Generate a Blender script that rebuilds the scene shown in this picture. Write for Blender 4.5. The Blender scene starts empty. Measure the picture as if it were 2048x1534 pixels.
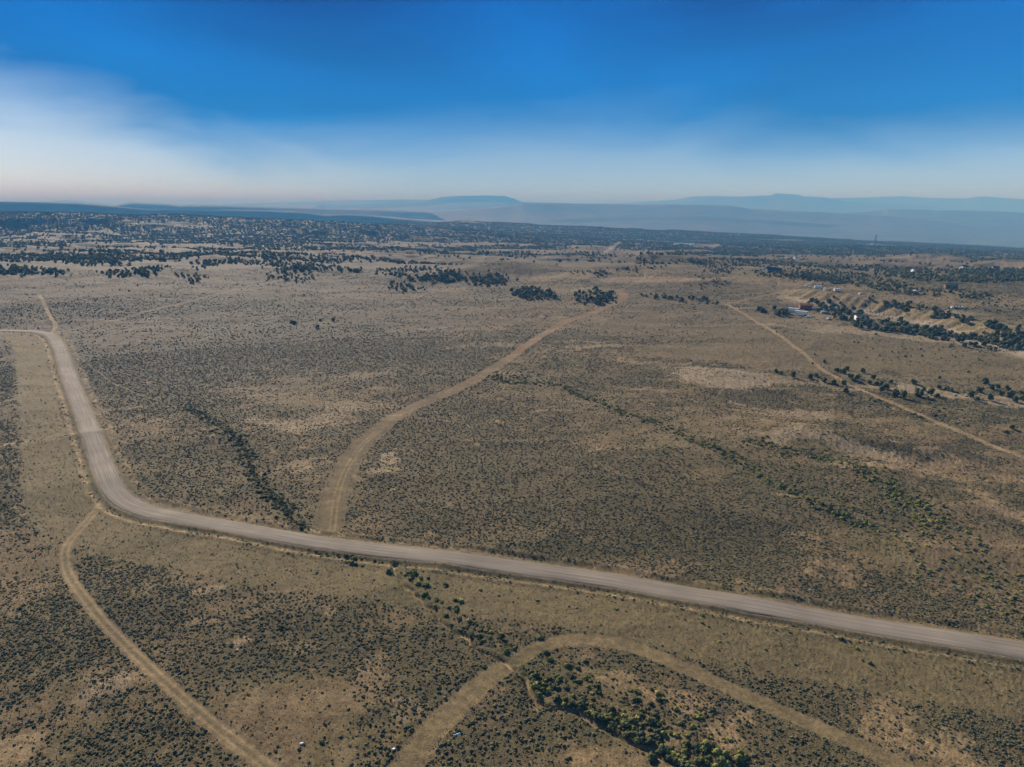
import bpy, math, random
import numpy as np
from mathutils import Vector
R = math.radians
random.seed(7)
rng = np.random.default_rng(11)
S = bpy.context.scene
COL = S.collection

# ------------------------------------------------------------------ camera, sky, sun
F = 1384.0; CAMZ = 105.0; PITCH = R(14.39)
cd = bpy.data.cameras.new('camera'); cam = bpy.data.objects.new('camera', cd); COL.objects.link(cam)
cd.sensor_width = 36.0; cd.lens = 36.0 * F / 2048.0; cd.clip_start = 0.5; cd.clip_end = 150000
cam.location = (0, 0, CAMZ); cam.rotation_euler = (R(90) - PITCH, 0, 0)
S.camera = cam
SUN_EL, SUN_AZ = R(25), R(-26)          # azimuth measured from +Y towards +X

S.view_settings.view_transform = 'Standard'; S.view_settings.look = 'None'
S.view_settings.gamma = 1; S.view_settings.use_curve_mapping = False
S.view_settings.exposure = 0.76
S.cycles.max_bounces = 4; S.cycles.diffuse_bounces = 2; S.cycles.glossy_bounces = 1
S.cycles.volume_bounces = 1; S.cycles.transparent_max_bounces = 8
S.cycles.use_denoising = True

W = bpy.data.worlds.new('World'); S.world = W; W.use_nodes = True
nt = W.node_tree; N = nt.nodes; L = nt.links
for n in list(N): N.remove(n)
def nd(tree, typ, **kw):
    n = tree.nodes.new(typ)
    for k, v in kw.items(): setattr(n, k, v)
    return n
def mth(tree, op, a, b=None, c=None, clamp=False):
    n = tree.nodes.new('ShaderNodeMath'); n.operation = op; n.use_clamp = clamp
    for i, v in enumerate((a, b, c)):
        if v is None: continue
        if isinstance(v, (int, float)): n.inputs[i].default_value = v
        else: tree.links.new(v, n.inputs[i])
    return n.outputs[0]
def mixc(tree, fac, a, b, mode='MIX'):
    n = tree.nodes.new('ShaderNodeMix'); n.data_type = 'RGBA'; n.blend_type = mode; n.clamp_factor = True
    for i, v in ((0, fac), (6, a), (7, b)):
        if isinstance(v, (int, float)): n.inputs[i].default_value = v
        elif isinstance(v, tuple): n.inputs[i].default_value = (*v, 1) if len(v) == 3 else v
        else: tree.links.new(v, n.inputs[i])
    return n.outputs[2]
sky = nd(nt, 'ShaderNodeTexSky', sky_type='NISHITA', sun_disc=False)
sky.sun_elevation = SUN_EL; sky.sun_rotation = SUN_AZ; sky.altitude = 1600
sky.air_density = 1.0; sky.dust_density = 0.3; sky.ozone_density = 3.0
tc = nd(nt, 'ShaderNodeTexCoord'); sep = nd(nt, 'ShaderNodeSeparateXYZ'); L.new(tc.outputs['Generated'], sep.inputs[0])
X, Y, Z = sep.outputs
el = mth(nt, 'ARCSINE', Z)                       # elevation, radians
az = mth(nt, 'ARCTAN2', X, Y)                    # azimuth from +Y
# thin smoke layer: its upper edge follows azimuth, broken by soft noise
nz = nd(nt, 'ShaderNodeTexNoise'); nz.inputs['Scale'].default_value = 3.4; nz.inputs['Detail'].default_value = 7; nz.inputs['Roughness'].default_value = .58; nz.inputs['Distortion'].default_value = .4
mp = nd(nt, 'ShaderNodeMapping'); mp.inputs['Scale'].default_value = (1, 1, 3.2); mp.inputs['Location'].default_value = (3.1, .4, 1.7)
L.new(tc.outputs['Generated'], mp.inputs[0]); L.new(mp.outputs[0], nz.inputs['Vector'])
cr = nd(nt, 'ShaderNodeFloatCurve')              # azimuth -> elevation of the smoke edge
mr = nd(nt, 'ShaderNodeMapRange'); mr.inputs[1].default_value = -.9; mr.inputs[2].default_value = .9
L.new(az, mr.inputs[0]); L.new(mr.outputs[0], cr.inputs['Value'])
c = cr.mapping.curves[0]
def azp(px): return math.atan((px - 1024) / (F * math.cos(PITCH) + 400 * math.sin(PITCH)))
def elp(py): return PITCH - math.atan((py - 767) / F) - 2 * PITCH if False else -(PITCH + math.atan((py - 767) / F))
edge = [(-.9, .19), (azp(0), .175), (azp(200), .16), (azp(330), .135), (azp(450), .115), (azp(700), .115), (azp(950), .135), (azp(1300), .145), (azp(1700), .13), (azp(2048), .125), (.9, .12)]
c.points[0].location = ((edge[0][0] + .9) / 1.8, edge[0][1]); c.points[1].location = (1, edge[-1][1])
for a, e in edge[1:-1]: c.points.new((a + .9) / 1.8, e)
cr.mapping.update()
edge_el = mth(nt, 'ADD', cr.outputs[0], mth(nt, 'MULTIPLY', mth(nt, 'SUBTRACT', nz.outputs[0], .5), .13))
t1 = mth(nt, 'DIVIDE', mth(nt, 'SUBTRACT', edge_el, el), .085, clamp=True)       # sharp upper edge of the smoke
t1 = mth(nt, 'SMOOTH_MIN', t1, 1.0, 0.3)
dep = mth(nt, 'DIVIDE', mth(nt, 'SUBTRACT', .17, el), .17, clamp=True)             # thicker towards the horizon
leftw = mth(nt, 'MULTIPLY', mth(nt, 'SUBTRACT', -.12, az), 1.9, clamp=True)
smoke = mth(nt, 'MULTIPLY', t1, mth(nt, 'ADD', mth(nt, 'MULTIPLY', mth(nt, 'POWER', dep, 1.9), .95), mth(nt, 'ADD', .13, mth(nt, 'MULTIPLY', leftw, .30))), clamp=True)
wisp = nd(nt, 'ShaderNodeTexNoise'); wisp.inputs['Scale'].default_value = 1.6; wisp.inputs['Detail'].default_value = 5; wisp.inputs['Distortion'].default_value = .6
mp2 = nd(nt, 'ShaderNodeMapping'); mp2.inputs['Scale'].default_value = (1.2, 1, 4); mp2.inputs['Rotation'].default_value = (0, .5, 0)
L.new(tc.outputs['Generated'], mp2.inputs[0]); L.new(mp2.outputs[0], wisp.inputs['Vector'])
blue_deep = mixc(nt, mth(nt, 'ADD', mth(nt, 'MULTIPLY', mth(nt, 'SUBTRACT', wisp.outputs[0], .46), 3.0), mth(nt, 'MULTIPLY', mth(nt, 'ABSOLUTE', mth(nt, 'ADD', az, .20)), 1.1), clamp=True), (.0, .050, .24), (.0, .125, .48))
lowb = mth(nt, 'DIVIDE', mth(nt, 'SUBTRACT', .24, el), .2, clamp=True)
blue = mixc(nt, mth(nt, 'MULTIPLY', lowb, .62), blue_deep, (.0, .24, .60))
skym = mixc(nt, .90, mixc(nt, 1.0, sky.outputs[0], (.001, .012, .040), 'MULTIPLY'), blue)
white = mixc(nt, leftw, (.42, .58, .75), (.64, .79, .93))
full = mixc(nt, smoke, skym, white)
# below the horizon and straight overhead the plain sky takes over
lp = mth(nt, 'MULTIPLY', mth(nt, 'SUBTRACT', el, .30), 2.5, clamp=True)
amb = mixc(nt, lp, full, (.014, .048, .135))
bg = nd(nt, 'ShaderNodeBackground'); bg.inputs[1].default_value = 0.80
L.new(amb, bg.inputs[0]); wo = nd(nt, 'ShaderNodeOutputWorld'); L.new(bg.outputs[0], wo.inputs[0])

sl = bpy.data.lights.new('sun', 'SUN'); sl.energy = 5.0; sl.angle = R(0.6); sl.color = (1.0, .90, .76)
so = bpy.data.objects.new('sun', sl); COL.objects.link(so)
sd = Vector((math.sin(SUN_AZ) * math.cos(SUN_EL), math.cos(SUN_AZ) * math.cos(SUN_EL), math.sin(SUN_EL)))
so.rotation_euler = sd.to_track_quat('Z', 'Y').to_euler(); so.location = (0, 0, 400)

# ------------------------------------------------------------------ noise
def _h(ix, iy, s):
    n = (ix.astype(np.int64) * 374761393 + iy.astype(np.int64) * 668265263 + s * 1442695041) & 0xffffffff
    n = ((n ^ (n >> 13)) * 1274126177) & 0xffffffff
    return (n ^ (n >> 16)) & 0xffffffff
def gn(x, y, s=0):
    x0 = np.floor(x); y0 = np.floor(y); fx = x - x0; fy = y - y0
    u = fx * fx * (3 - 2 * fx); v = fy * fy * (3 - 2 * fy)
    def g(ox, oy):
        a = _h(x0 + ox, y0 + oy, s) * (2 * math.pi / 4294967296.0)
        return np.cos(a) * (fx - ox) + np.sin(a) * (fy - oy)
    a = g(0, 0); b = g(1, 0); c = g(0, 1); d = g(1, 1)
    return 1.5 * ((a + (b - a) * u) * (1 - v) + (c + (d - c) * u) * v)
def fbm(x, y, scale, octs=3, s=0, rough=.5):
    o = 0; amp = 1; tot = 0
    for k in range(octs):
        o = o + amp * gn(x / scale + 17.3 * k, y / scale - 9.1 * k, s + k); tot += amp; amp *= rough; scale = scale / 2.03
    return o / tot
def sst(a, b, x):
    t = np.clip((x - a) / (b - a), 0, 1); return t * t * (3 - 2 * t)

# ------------------------------------------------------------------ terrain
CP, SP = math.cos(PITCH), math.sin(PITCH)
def pdir(px, py):
    u = (np.asarray(px, float) - 1024) / F; v = (767 - np.asarray(py, float)) / F
    fw = CP + v * SP; z = -SP + v * CP
    return np.arctan2(u, fw), z / np.hypot(u, fw)
def project(x, y, z):
    zz = z - CAMZ; d = y * CP - zz * SP; up = y * SP + zz * CP
    d = np.where(d < 1, 1, d)
    return 1024 + F * x / d, 767 - F * up / d
NAZ, NLD = 240, 500
AZ0, AZ1 = -.95, .95
azg = np.linspace(AZ0, AZ1, NAZ); ldg = np.linspace(math.log(60), math.log(26000), NLD)
rows = [  # (distance, [(px, py)...]) the screen height of the land at that distance
 (1000, [(0, 543), (512, 541), (1024, 547), (1370, 541), (1536, 548), (2048, 562)]),
 (1300, [(0, 511), (512, 513), (1024, 524), (1370, 523), (1536, 531), (2048, 549)]),
 (1700, [(0, 497), (512, 499), (1024, 507), (1370, 513), (1536, 518), (2048, 531)]),
 (2300, [(0, 477), (512, 479), (1024, 491), (1370, 501), (1536, 506), (2048, 517)]),
 (2650, [(0, 456), (350, 459), (700, 466), (988, 480), (1213, 494), (1400, 498), (2048, 513)]),
 (3100, [(0, 424), (350, 428), (700, 446), (988, 466), (1213, 486), (1400, 493), (2048, 509)]),
 (3600, [(0, 434), (350, 438), (700, 453), (870, 456), (988, 466), (1124, 470), (1380, 481), (1724, 493), (2048, 505)]),
 (4300, [(0, 430), (350, 434), (700, 449), (870, 443), (936, 440), (1124, 450), (1380, 461), (1587, 473), (1724, 481), (2048, 497)]),
]
tab_D = [60, 450, 720] + [r[0] for r in rows] + [4700, 5200, 6200, 26000]
tabZ = np.zeros((NAZ, len(tab_D)))
tabZ[:, 2] = 5
for j, (D, pts) in enumerate(rows):
    xs = [p[0] for p in pts]; a, t = pdir(xs, [p[1] for p in pts])
    zz = CAMZ + D * t
    tabZ[:, 3 + j] = np.interp(azg, a, zz)
k = 3 + len(rows)
tabZ[:, k] = tabZ[:, k - 1] - 45; tabZ[:, k + 1] = -190; tabZ[:, k + 2] = -235; tabZ[:, k + 3] = -250
HT = np.zeros((NAZ, NLD))
for i in range(NAZ): HT[i] = np.interp(np.exp(ldg), tab_D, tabZ[i])
ker = np.exp(-.5 * (np.arange(-6, 7) / 2.2) ** 2); ker /= ker.sum()
HT = np.apply_along_axis(lambda m: np.convolve(np.pad(m, 6, 'edge'), ker, 'valid'), 1, HT)
HT = np.apply_along_axis(lambda m: np.convolve(np.pad(m, 6, 'edge'), ker, 'valid'), 0, HT)
def Hbase(x, y):
    D = np.hypot(x, y); a = np.arctan2(x, y)
    fi = np.clip((a - AZ0) / (AZ1 - AZ0) * (NAZ - 1), 0, NAZ - 1.001); fj = np.clip((np.log(np.maximum(D, 60)) - ldg[0]) / (ldg[-1] - ldg[0]) * (NLD - 1), 0, NLD - 1.001)
    i = fi.astype(int); j = fj.astype(int); fi = fi - i; fj = fj - j
    z = (HT[i, j] * (1 - fi) + HT[i + 1, j] * fi) * (1 - fj) + (HT[i, j + 1] * (1 - fi) + HT[i + 1, j + 1] * fi) * fj
    near = sst(120, 320, D)
    z = z + fbm(x, y, 130, 3, 1) * (.5 + 1.6 * near) + fbm(x + 31, y, 420, 2, 5) * 3.0 * sst(350, 1100, D)
    z = z + (.45 - np.abs(fbm(x * .8 + y * .35, y * 1.1 - x * .2, 75, 3, 13)) * 2) * 1.5 * sst(90, 200, D)
    z = z + (.5 - np.abs(fbm(x, y * 1.2, 240, 4, 15)) * 2.4) * 11 * sst(950, 1300, D) * (1 - sst(2100, 2600, D))
    rid = 1 - np.abs(fbm(x * 1.0, y * .8, 330, 4, 9)) * 2.6
    z = z + (rid - .35) * 27 * sst(2050, 2650, D) * (1 - sst(2900, 3100, D) * .75) * (1 - sst(4400, 5200, D) * .4)
    return z
def unproj(px, py, Hf, Dmin=60, Dmax=5200, n=1500):
    px = np.atleast_1d(np.asarray(px, float)); py = np.atleast_1d(np.asarray(py, float))
    a, t = pdir(px, py); Ds = np.exp(np.linspace(math.log(Dmin), math.log(Dmax), n)); out = np.zeros((len(px), 2))
    for s in range(0, len(px), 400):
        aa = a[s:s + 400, None]; X_ = np.sin(aa) * Ds; Y_ = np.cos(aa) * Ds
        below = Hf(X_, Y_) > CAMZ + Ds * t[s:s + 400, None]
        j = np.where(below.any(1), below.argmax(1), n - 1)
        D0 = Ds[np.maximum(j - 1, 0)]; D1 = Ds[j]; aa = aa[:, 0]
        for _ in range(12):
            Dm = .5 * (D0 + D1); b = Hf(np.sin(aa) * Dm, np.cos(aa) * Dm) > CAMZ + Dm * t[s:s + 400]
            D1 = np.where(b, Dm, D1); D0 = np.where(b, D0, Dm)
        out[s:s + 400, 0] = np.sin(aa) * D1; out[s:s + 400, 1] = np.cos(aa) * D1
    return out
def smooth(p, n=4):
    p = np.asarray(p, float)
    for _ in range(n):
        q = np.empty((2 * len(p) - 2, 2)); q[0::2] = .75 * p[:-1] + .25 * p[1:]; q[1::2] = .25 * p[:-1] + .75 * p[1:]
        p = np.vstack([p[:1], q[1:-1], p[-1:]]) if len(q) > 2 else p
    return p
class Line:
    """distance field helper for a ground polyline (world metres)"""
    def __init__(s, pts, sm=3, step=None):
        s.p = smooth(pts, sm) if sm else np.asarray(pts, float)
        s.a = s.p[:-1]; s.d = s.p[1:] - s.a; s.l2 = (s.d ** 2).sum(1) + 1e-9
        s.len = np.sqrt(s.l2); s.cum = np.concatenate([[0], np.cumsum(s.len)])[:-1]
        s.lo = s.p.min(0); s.hi = s.p.max(0)
    def dist(s, x, y, rmax):
        """unsigned distance, signed side (+ = right of travel), arclength; inf beyond rmax"""
        shp = x.shape; x = x.ravel(); y = y.ravel(); D = np.full(x.shape, 1e9); SG = np.ones(x.shape); T = np.zeros(x.shape)
        m = np.where((x > s.lo[0] - rmax) & (x < s.hi[0] + rmax) & (y > s.lo[1] - rmax) & (y < s.hi[1] + rmax))[0]
        if len(m):
            xm = x[m]; ym = y[m]; dm = np.full(len(m), 1e9); sg = np.ones(len(m)); tm = np.zeros(len(m))
            for k in range(len(s.a)):
                ax, ay = s.a[k]; dx, dy = s.d[k]; r = rmax
                q = np.where((xm > min(ax, ax + dx) - r) & (xm < max(ax, ax + dx) + r) & (ym > min(ay, ay + dy) - r) & (ym < max(ay, ay + dy) + r))[0]
                if not len(q): continue
                ex = xm[q] - ax; ey = ym[q] - ay; t = np.clip((ex * dx + ey * dy) / s.l2[k], 0, 1)
                rx = ex - t * dx; ry = ey - t * dy; dd = np.hypot(rx, ry); b = dd < dm[q]; qb = q[b]
                dm[qb] = dd[b]; sg[qb] = np.where((dx * ey - dy * ex)[b] < 0, 1, -1); tm[qb] = s.cum[k] + t[b] * s.len[k]
            D[m] = dm; SG[m] = sg; T[m] = tm
        return D.reshape(shp), SG.reshape(shp), T.reshape(shp)

# hand-placed knolls: (px, py, radius across, radius along the view, height)
knolls = [(1015, 548, 95, 60, 18), (930, 556, 45, 40, 10), (1860, 520, 80, 50, 14), (2030, 535, 70, 50, 12), (1740, 535, 60, 40, 9), (1300, 520, 60, 40, 8), (1370, 528, 55, 45, 9), (1420, 566, 40, 28, 5), (1240, 540, 70, 50, 7), (1180, 556, 40, 40, 4),
          (430, 522, 45, 35, 9), (345, 545, 60, 35, 4), (620, 540, 90, 50, 5), (1480, 536, 60, 50, 6), (1740, 540, 60, 60, 6), (2020, 560, 80, 60, 6),
          (1600, 862, 18, 14, 3.0), (1700, 885, 20, 12, 2.6), (1820, 900, 20, 14, 3.0), (1440, 745, 40, 22, 2.2), (1780, 945, 14, 9, 1.6), (960, 690, 34, 22, 2.), (820, 560, 60, 40, 4), (1590, 560, 60, 45, 5)]
kp = unproj([k_[0] for k_ in knolls], [k_[1] for k_ in knolls], Hbase)
def addk(x, y, z):
    for (px, py, ra, rb, h), (cx, cy) in zip(knolls, kp):
        a = math.atan2(cx, cy); dx = x - cx; dy = y - cy
        u = dx * math.cos(a) - dy * math.sin(a); v = dx * math.sin(a) + dy * math.cos(a)
        q = (u / ra) ** 2 + (v / rb) ** 2
        m = q < 9
        if m.any():
            if z.ndim and m.shape == z.shape: z = z + np.where(m, h * np.exp(-q), 0)
    return z
def H1(x, y): return addk(x, y, Hbase(x, y))
# eroded terrace bank on the right
bank = Line(unproj([1500, 1560, 1605, 1660, 1730, 1800, 1861, 1920, 1963, 2020, 2100], [588, 583, 590, 602, 612, 624, 637, 652, 664, 682, 705], H1))
def H2(x, y):
    z = H1(x, y); d, sg, t = bank.dist(x, y, 260)
    sd_ = np.where(d < 1e8, -d * sg, -999)       # positive behind the crest
    g = np.sin(t * .24 + 2 * np.sin(t * .07)) * 1.6 + np.sin(t * .6) * .9 + 2.0 * fbm(t, t * 0, 30, 3, 12)
    f = sst(-22, 6, sd_ + g) * (1 - sst(120, 255, sd_)) * sst(10, 90, t) * (sd_ > -900)
    z = z + 8.5 * f
    return z
# county gravel road
road = Line(unproj([-260, -60, 0, 45, 86, 106, 117, 129, 146, 163, 180, 197, 212, 228, 262, 340, 452, 600, 690, 850, 1000, 1200, 1364, 1530, 1698, 1870, 2048, 2300, 2700],
                   [672, 663, 661.5, 662, 665, 673, 690, 724, 776, 815, 860, 906, 952, 984, 1013, 1034, 1052, 1080, 1092, 1111, 1130, 1156, 1188, 1215, 1246, 1273, 1302, 1345, 1420], H2))
RW = 3.9
def H(x, y, micro=False):
    z = H2(x, y); d, sg, t = road.dist(x, y, 30)
    zr = z
    # ditches beside the road and a slight embankment
    e = np.exp(-((d - 6.3 - .5 * np.sin(t * .05)) / 1.3) ** 2) * -.38 + np.exp(-((d - 8.6) / 1.0) ** 2) * .25
    cr_ = (1 - sst(RW, RW + 1.6, d)) * .25
    z = z + np.where(d < 30, e + cr_, 0)
    return z

# ------------------------------------------------------------------ ground features (pixel tracks turned into ground lines)
def gl(*p, sm=3):
    p = np.array(p, float).reshape(-1, 2); return Line(unproj(p[:, 0], p[:, 1], H), sm)
T1 = gl(206,1000, 190,1022, 162,1055, 134,1086, 127,1115, 139,1155, 172,1200, 210,1248, 255,1292, 312,1347, 370,1400, 430,1450, 490,1497, 560,1550, 700,1660)
T2 = gl(700,1680, 790,1560, 838,1490, 895,1425, 955,1370, 1008,1331, 1058,1300, 1110,1281, 1180,1275, 1240,1284, 1300,1304, 1400,1349, 1500,1394, 1620,1446, 1740,1498, 1850,1556, 2000,1640)
T3 = gl(655,1058, 661,1020, 672,975, 693,930, 722,888, 768,846, 828,812, 890,787, 940,765, 990,735, 1032,708, 1080,672, 1120,646, 1162,632, 1198,622, 1216,611, 1243,600, 1248,590, 1236,580)
T4 = gl(1452,608, 1475,620, 1505,638, 1552,666, 1605,704, 1640,736, 1668,753, 1706,774, 1758,796, 1797,809, 1850,833, 1915,861, 1967,884, 2045,914, 2150,955, 2300,1010)
T5 = gl(118,663, 200,645, 300,621, 400,597, 480,577, 560,560, 620,547, 680,538)
T6 = gl(107,661, 113,650, 101,635, 91,612, 78,588)
T7 = gl(1455,608, 1480,603, 1540,588, 1607,573)
T7b = gl(1440,604, 1500,608, 1570,614, 1640,640, 1700,655)
T8 = gl(1238,582, 1262,570, 1290,556, 1290,546, 1300,536)
T9 = gl(1211,505, 1220,500, 1231,491, 1240,484, sm=1)
T10 = gl(-40,724, 0,719, 26,711); T11 = gl(-40,815, 0,806, 48,792)
T12 = gl(160,715, 210,755, 255,778, 335,808)
W1 = gl(792,1128, 796,1150, 812,1172, 845,1199, 870,1218, 878,1229, 884,1244, 900,1257, 927,1270, 945,1287, 957,1293, 980,1300, 998,1308, 1018,1323, 1039,1341, 1055,1352, 1058,1375, 1069,1398, 1095,1405, 1129,1416, 1178,1439, 1241,1476, 1293,1499, 1380,1550, 1500,1620, sm=1)
W2 = gl(300,800, 386,820, 417,838, 456,862, 482,882, 498,924, 512,952, 535,982, 562,1012, 592,1042, 625,1062, sm=1)
W3 = gl(960,750, 1050,770, 1102,765, 1154,786, 1206,809, 1259,830, 1311,846, 1345,856, 1363,869, 1389,885, 1441,898, 1480,922, 1519,953, 1550,968, 1640,1010, 1740,1060, sm=1)
W4 = gl(1493,877, 1545,895, 1576,897, 1640,915, 1732,935, 1800,985, 1880,1060, sm=1)
SW = [gl(-60,1445, 20,1400, 110,1350, 190,1300, 250,1262), gl(-60,1390, 30,1345, 120,1290, 180,1250), gl(100,1560, 200,1470, 300,1440, 400,1470, 470,1530), gl(-60,1500, 60,1440, 160,1400, 260,1380), gl(150,820, 260,822, 330,826, 386,822), gl(1080,925, 1230,945, 1330,985, 1420,1010), gl(1170,955, 1290,955, 1400,965), gl(780,752, 900,748, 960,752), gl(650,700, 760,705, 900,728), gl(1800,945, 1850,915, 1920,905), gl(560,1280, 640,1290, 700,1283, 780,1290, 860,1262), gl(700,1450, 860,1395, 1000,1310), gl(1390,1440, 1300,1450, 1150,1470)]
# bare / pale patches: px, py, rx m, ry m, strength, tone(0 pale grey, 1 sandy)
bare = [(1455,750,34,20,.9,0),(1400,742,22,9,.7,0),(1500,757,24,9,.8,0),(1570,760,30,8,.5,0),(1680,775,30,5,.5,.2),(1900,790,40,9,.9,.1),(1840,785,22,5,.9,.1),(1990,805,30,8,.9,.1),(1780,775,22,5,.7,.2),
        (1700,660,60,16,.8,.1),(1800,640,60,12,.85,0),(1860,680,50,14,.8,.1),(1960,655,50,12,.8,0),(1640,632,40,14,.6,.4),(1480,615,14,8,.8,.5),(1700,900,12,6,.7,.4),(1600,868,26,9,1.,.25),(1700,893,26,8,1.,.3),(1815,915,22,9,1.,.8),(1760,935,20,5,.8,.8),(1570,825,20,6,.8,.3),(1420,760,30,7,.6,.6),(1650,880,14,5,.6,.3),(1820,905,14,6,.8,.8),(1840,935,20,8,.7,.8),
        (2040,1015,14,8,.8,.7),(2000,950,16,7,.5,.8),(900,660,60,9,.5,.2),(1000,693,26,4,.7,.2),(960,690,30,10,.45,.3),(1180,692,26,4,.7,.3),(1100,828,9,2.5,.9,.8),(1530,830,16,4,.6,.3),(1500,808,14,4,.6,.3),(1620,850,14,5,.5,.4),(1280,775,18,5,.5,.4),(1260,722,16,6,.4,.5),
        (610,840,24,14,.7,.2),(640,850,16,6,.7,.1),(690,815,30,10,.5,.2),(755,920,8,7,.9,.3),(770,940,8,4,.8,.3),(600,930,12,5,.4,.3),(230,818,16,5,.6,.1),(260,860,12,6,.4,.4),(290,850,12,5,.4,.4),(20,890,14,6,.8,.3),(40,1005,9,3,.7,.5),
        (0,600,60,30,.6,.3),(150,560,200,26,.75,.3),(40,560,140,30,.7,.3),(320,585,120,18,.6,.35),(480,580,90,16,.7,.35),(420,560,80,18,.7,.35),(240,575,120,20,.6,.35),(60,640,26,6,.7,.3),(760,590,80,18,.65,.4),(640,580,90,16,.5,.35),(860,580,60,16,.6,.4),(200,660,40,10,.35,.5),(240,680,30,10,.4,.5),(350,680,60,8,.4,.4),(500,690,60,7,.5,.3),(590,645,50,7,.5,.3),(650,600,70,10,.3,.3),
        (980,545,90,22,.9,.6),(1080,555,80,20,.7,.5),(1140,580,50,18,.5,.5),(1330,560,120,30,.7,.6),(1500,560,100,30,.6,.7),(850,430,9,3,0,0),(1560,640,60,12,.3,.6),(2000,600,140,30,.5,.75),(1850,600,140,26,.5,.7),(1700,575,80,14,.5,.7),
        (1740,537,60,25,.9,.9),(1860,518,80,40,.7,.5),(2030,535,60,35,.8,.3),(1620,534,130,14,.5,.9),(1280,545,60,16,.5,.6),(935,545,40,30,.8,.7),(480,1283,3.2,2,.9,.6),(415,1178,5,2.6,.8,.6),(225,1370,7,4,.8,.4),(175,1395,4,3,.7,.4),(10,1500,8,8,.9,.7),(60,1450,5,5,.6,.8),(60,1240,2,5,.3,.8),(745,1340,4,8,.5,.7),(815,1420,5,4,.5,.4),(1250,1390,14,5,.75,.8),(1230,1500,9,6,.8,.9),(1300,1520,8,6,.7,.9),(1430,1475,5,5,.8,.8),(1385,1400,5,2.5,.8,.9),
        (1345,1465,5,3,.6,.9),(900,1217,3,1.6,.9,.7),(1075,1229,3,1.4,.7,.6),(1035,1187,3,1.4,.6,.5),(1165,1340,2.2,1.6,.8,.7),(1205,1355,2,1.2,.7,.8),(1820,1465,8,5,.7,.8),(1790,1420,5,3,.6,.8),(1910,1475,5,3,.6,.7),(2000,1290,3,2,.6,.6),(1530,1165,14,3,.6,.8),(1650,1140,10,3,.5,.8),(1480,1320,7,3,.4,.9),(1180,1075,6,2,.4,.7),(1620,1070,7,3,.5,.8),(1570,990,8,2,.6,.7),(1730,1035,8,3,.5,.6),(530,1060,10,3,.3,.4),(1050,1060,20,8,.3,.8),(1300,1130,18,6,.35,.8),(320,1040,8,2,.4,.6)]
bp = unproj([b[0] for b in bare], [b[1] for b in bare], H)
pads = unproj([1388, 1755], [489.5, 490], H)
# dense dark sagebrush zones / thin grassy zones: px, py, rx, ry, amount
zones = [(1000,950,70,40,.5),(1250,950,80,45,.45),(1150,1050,60,30,.45),(1400,1030,60,30,.35),(850,870,60,30,.3),(1500,1090,40,20,.25),(960,830,60,30,.3),(700,680,120,60,.35),(480,740,110,60,.4),(350,890,60,40,.45),(400,960,40,25,.4),(550,720,90,40,.3),(820,720,70,30,.35),(250,620,120,40,.4),(180,760,50,50,.3),
         (120,620,90,30,.35),(20,760,40,40,.5),(30,900,20,40,.35),(30,980,16,14,.4),(1060,665,60,25,.35),(1200,720,60,30,.25),(1340,800,50,20,.3),(1650,820,40,20,.25),(1790,912,16,8,.45),(1640,872,12,6,.7),(1760,890,14,5,.6),(1900,960,24,10,.5),(60,1240,22,14,.5),(300,1150,24,10,.35),(550,1240,30,16,.35),(650,1290,25,14,.35),(250,1260,14,12,.3),(820,1310,25,18,.35),(920,1420,12,10,.25),(1000,1480,10,12,.35),
         (1600,1380,22,10,.35),(1780,1440,16,10,.35),(1950,1450,20,10,.3),(1420,1400,12,10,.35),(760,1450,18,14,.25),(420,1500,14,10,.3),(1850,830,60,10,.35),(1750,790,50,8,.35),(1300,750,30,12,.2),
         (1700,700,170,50,-.55),(1900,740,120,40,-.55),(1500,720,50,30,-.3),(1450,640,150,50,-.3),(1850,850,60,20,-.35),(1950,1000,40,25,-.35),(2000,1100,40,30,-.3),(650,1010,22,40,-.35),(1280,660,120,30,-.1),(1000,620,120,26,-.1),(540,1420,12,10,-.4),(560,1480,10,10,-.45),(100,1420,20,10,-.3),(1700,1100,40,20,-.2),(1130,780,60,14,-.2),(1350,830,40,9,-.3),(1450,860,40,10,-.3),(1250,880,70,20,-.15),(1450,950,30,14,-.25),(150,560,300,90,-.25),(520,570,200,60,-.1),(600,1450,20,10,-.2)]
zp = unproj([b[0] for b in zones], [b[1] for b in zones], H)
def blob(x, y, c, rx, ry):
    a = math.atan2(c[0], c[1]); dx = x - c[0]; dy = y - c[1]
    u = dx * math.cos(a) - dy * math.sin(a); v = dx * math.sin(a) + dy * math.cos(a)
    return (u / rx) ** 2 + (v / ry) ** 2
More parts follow.
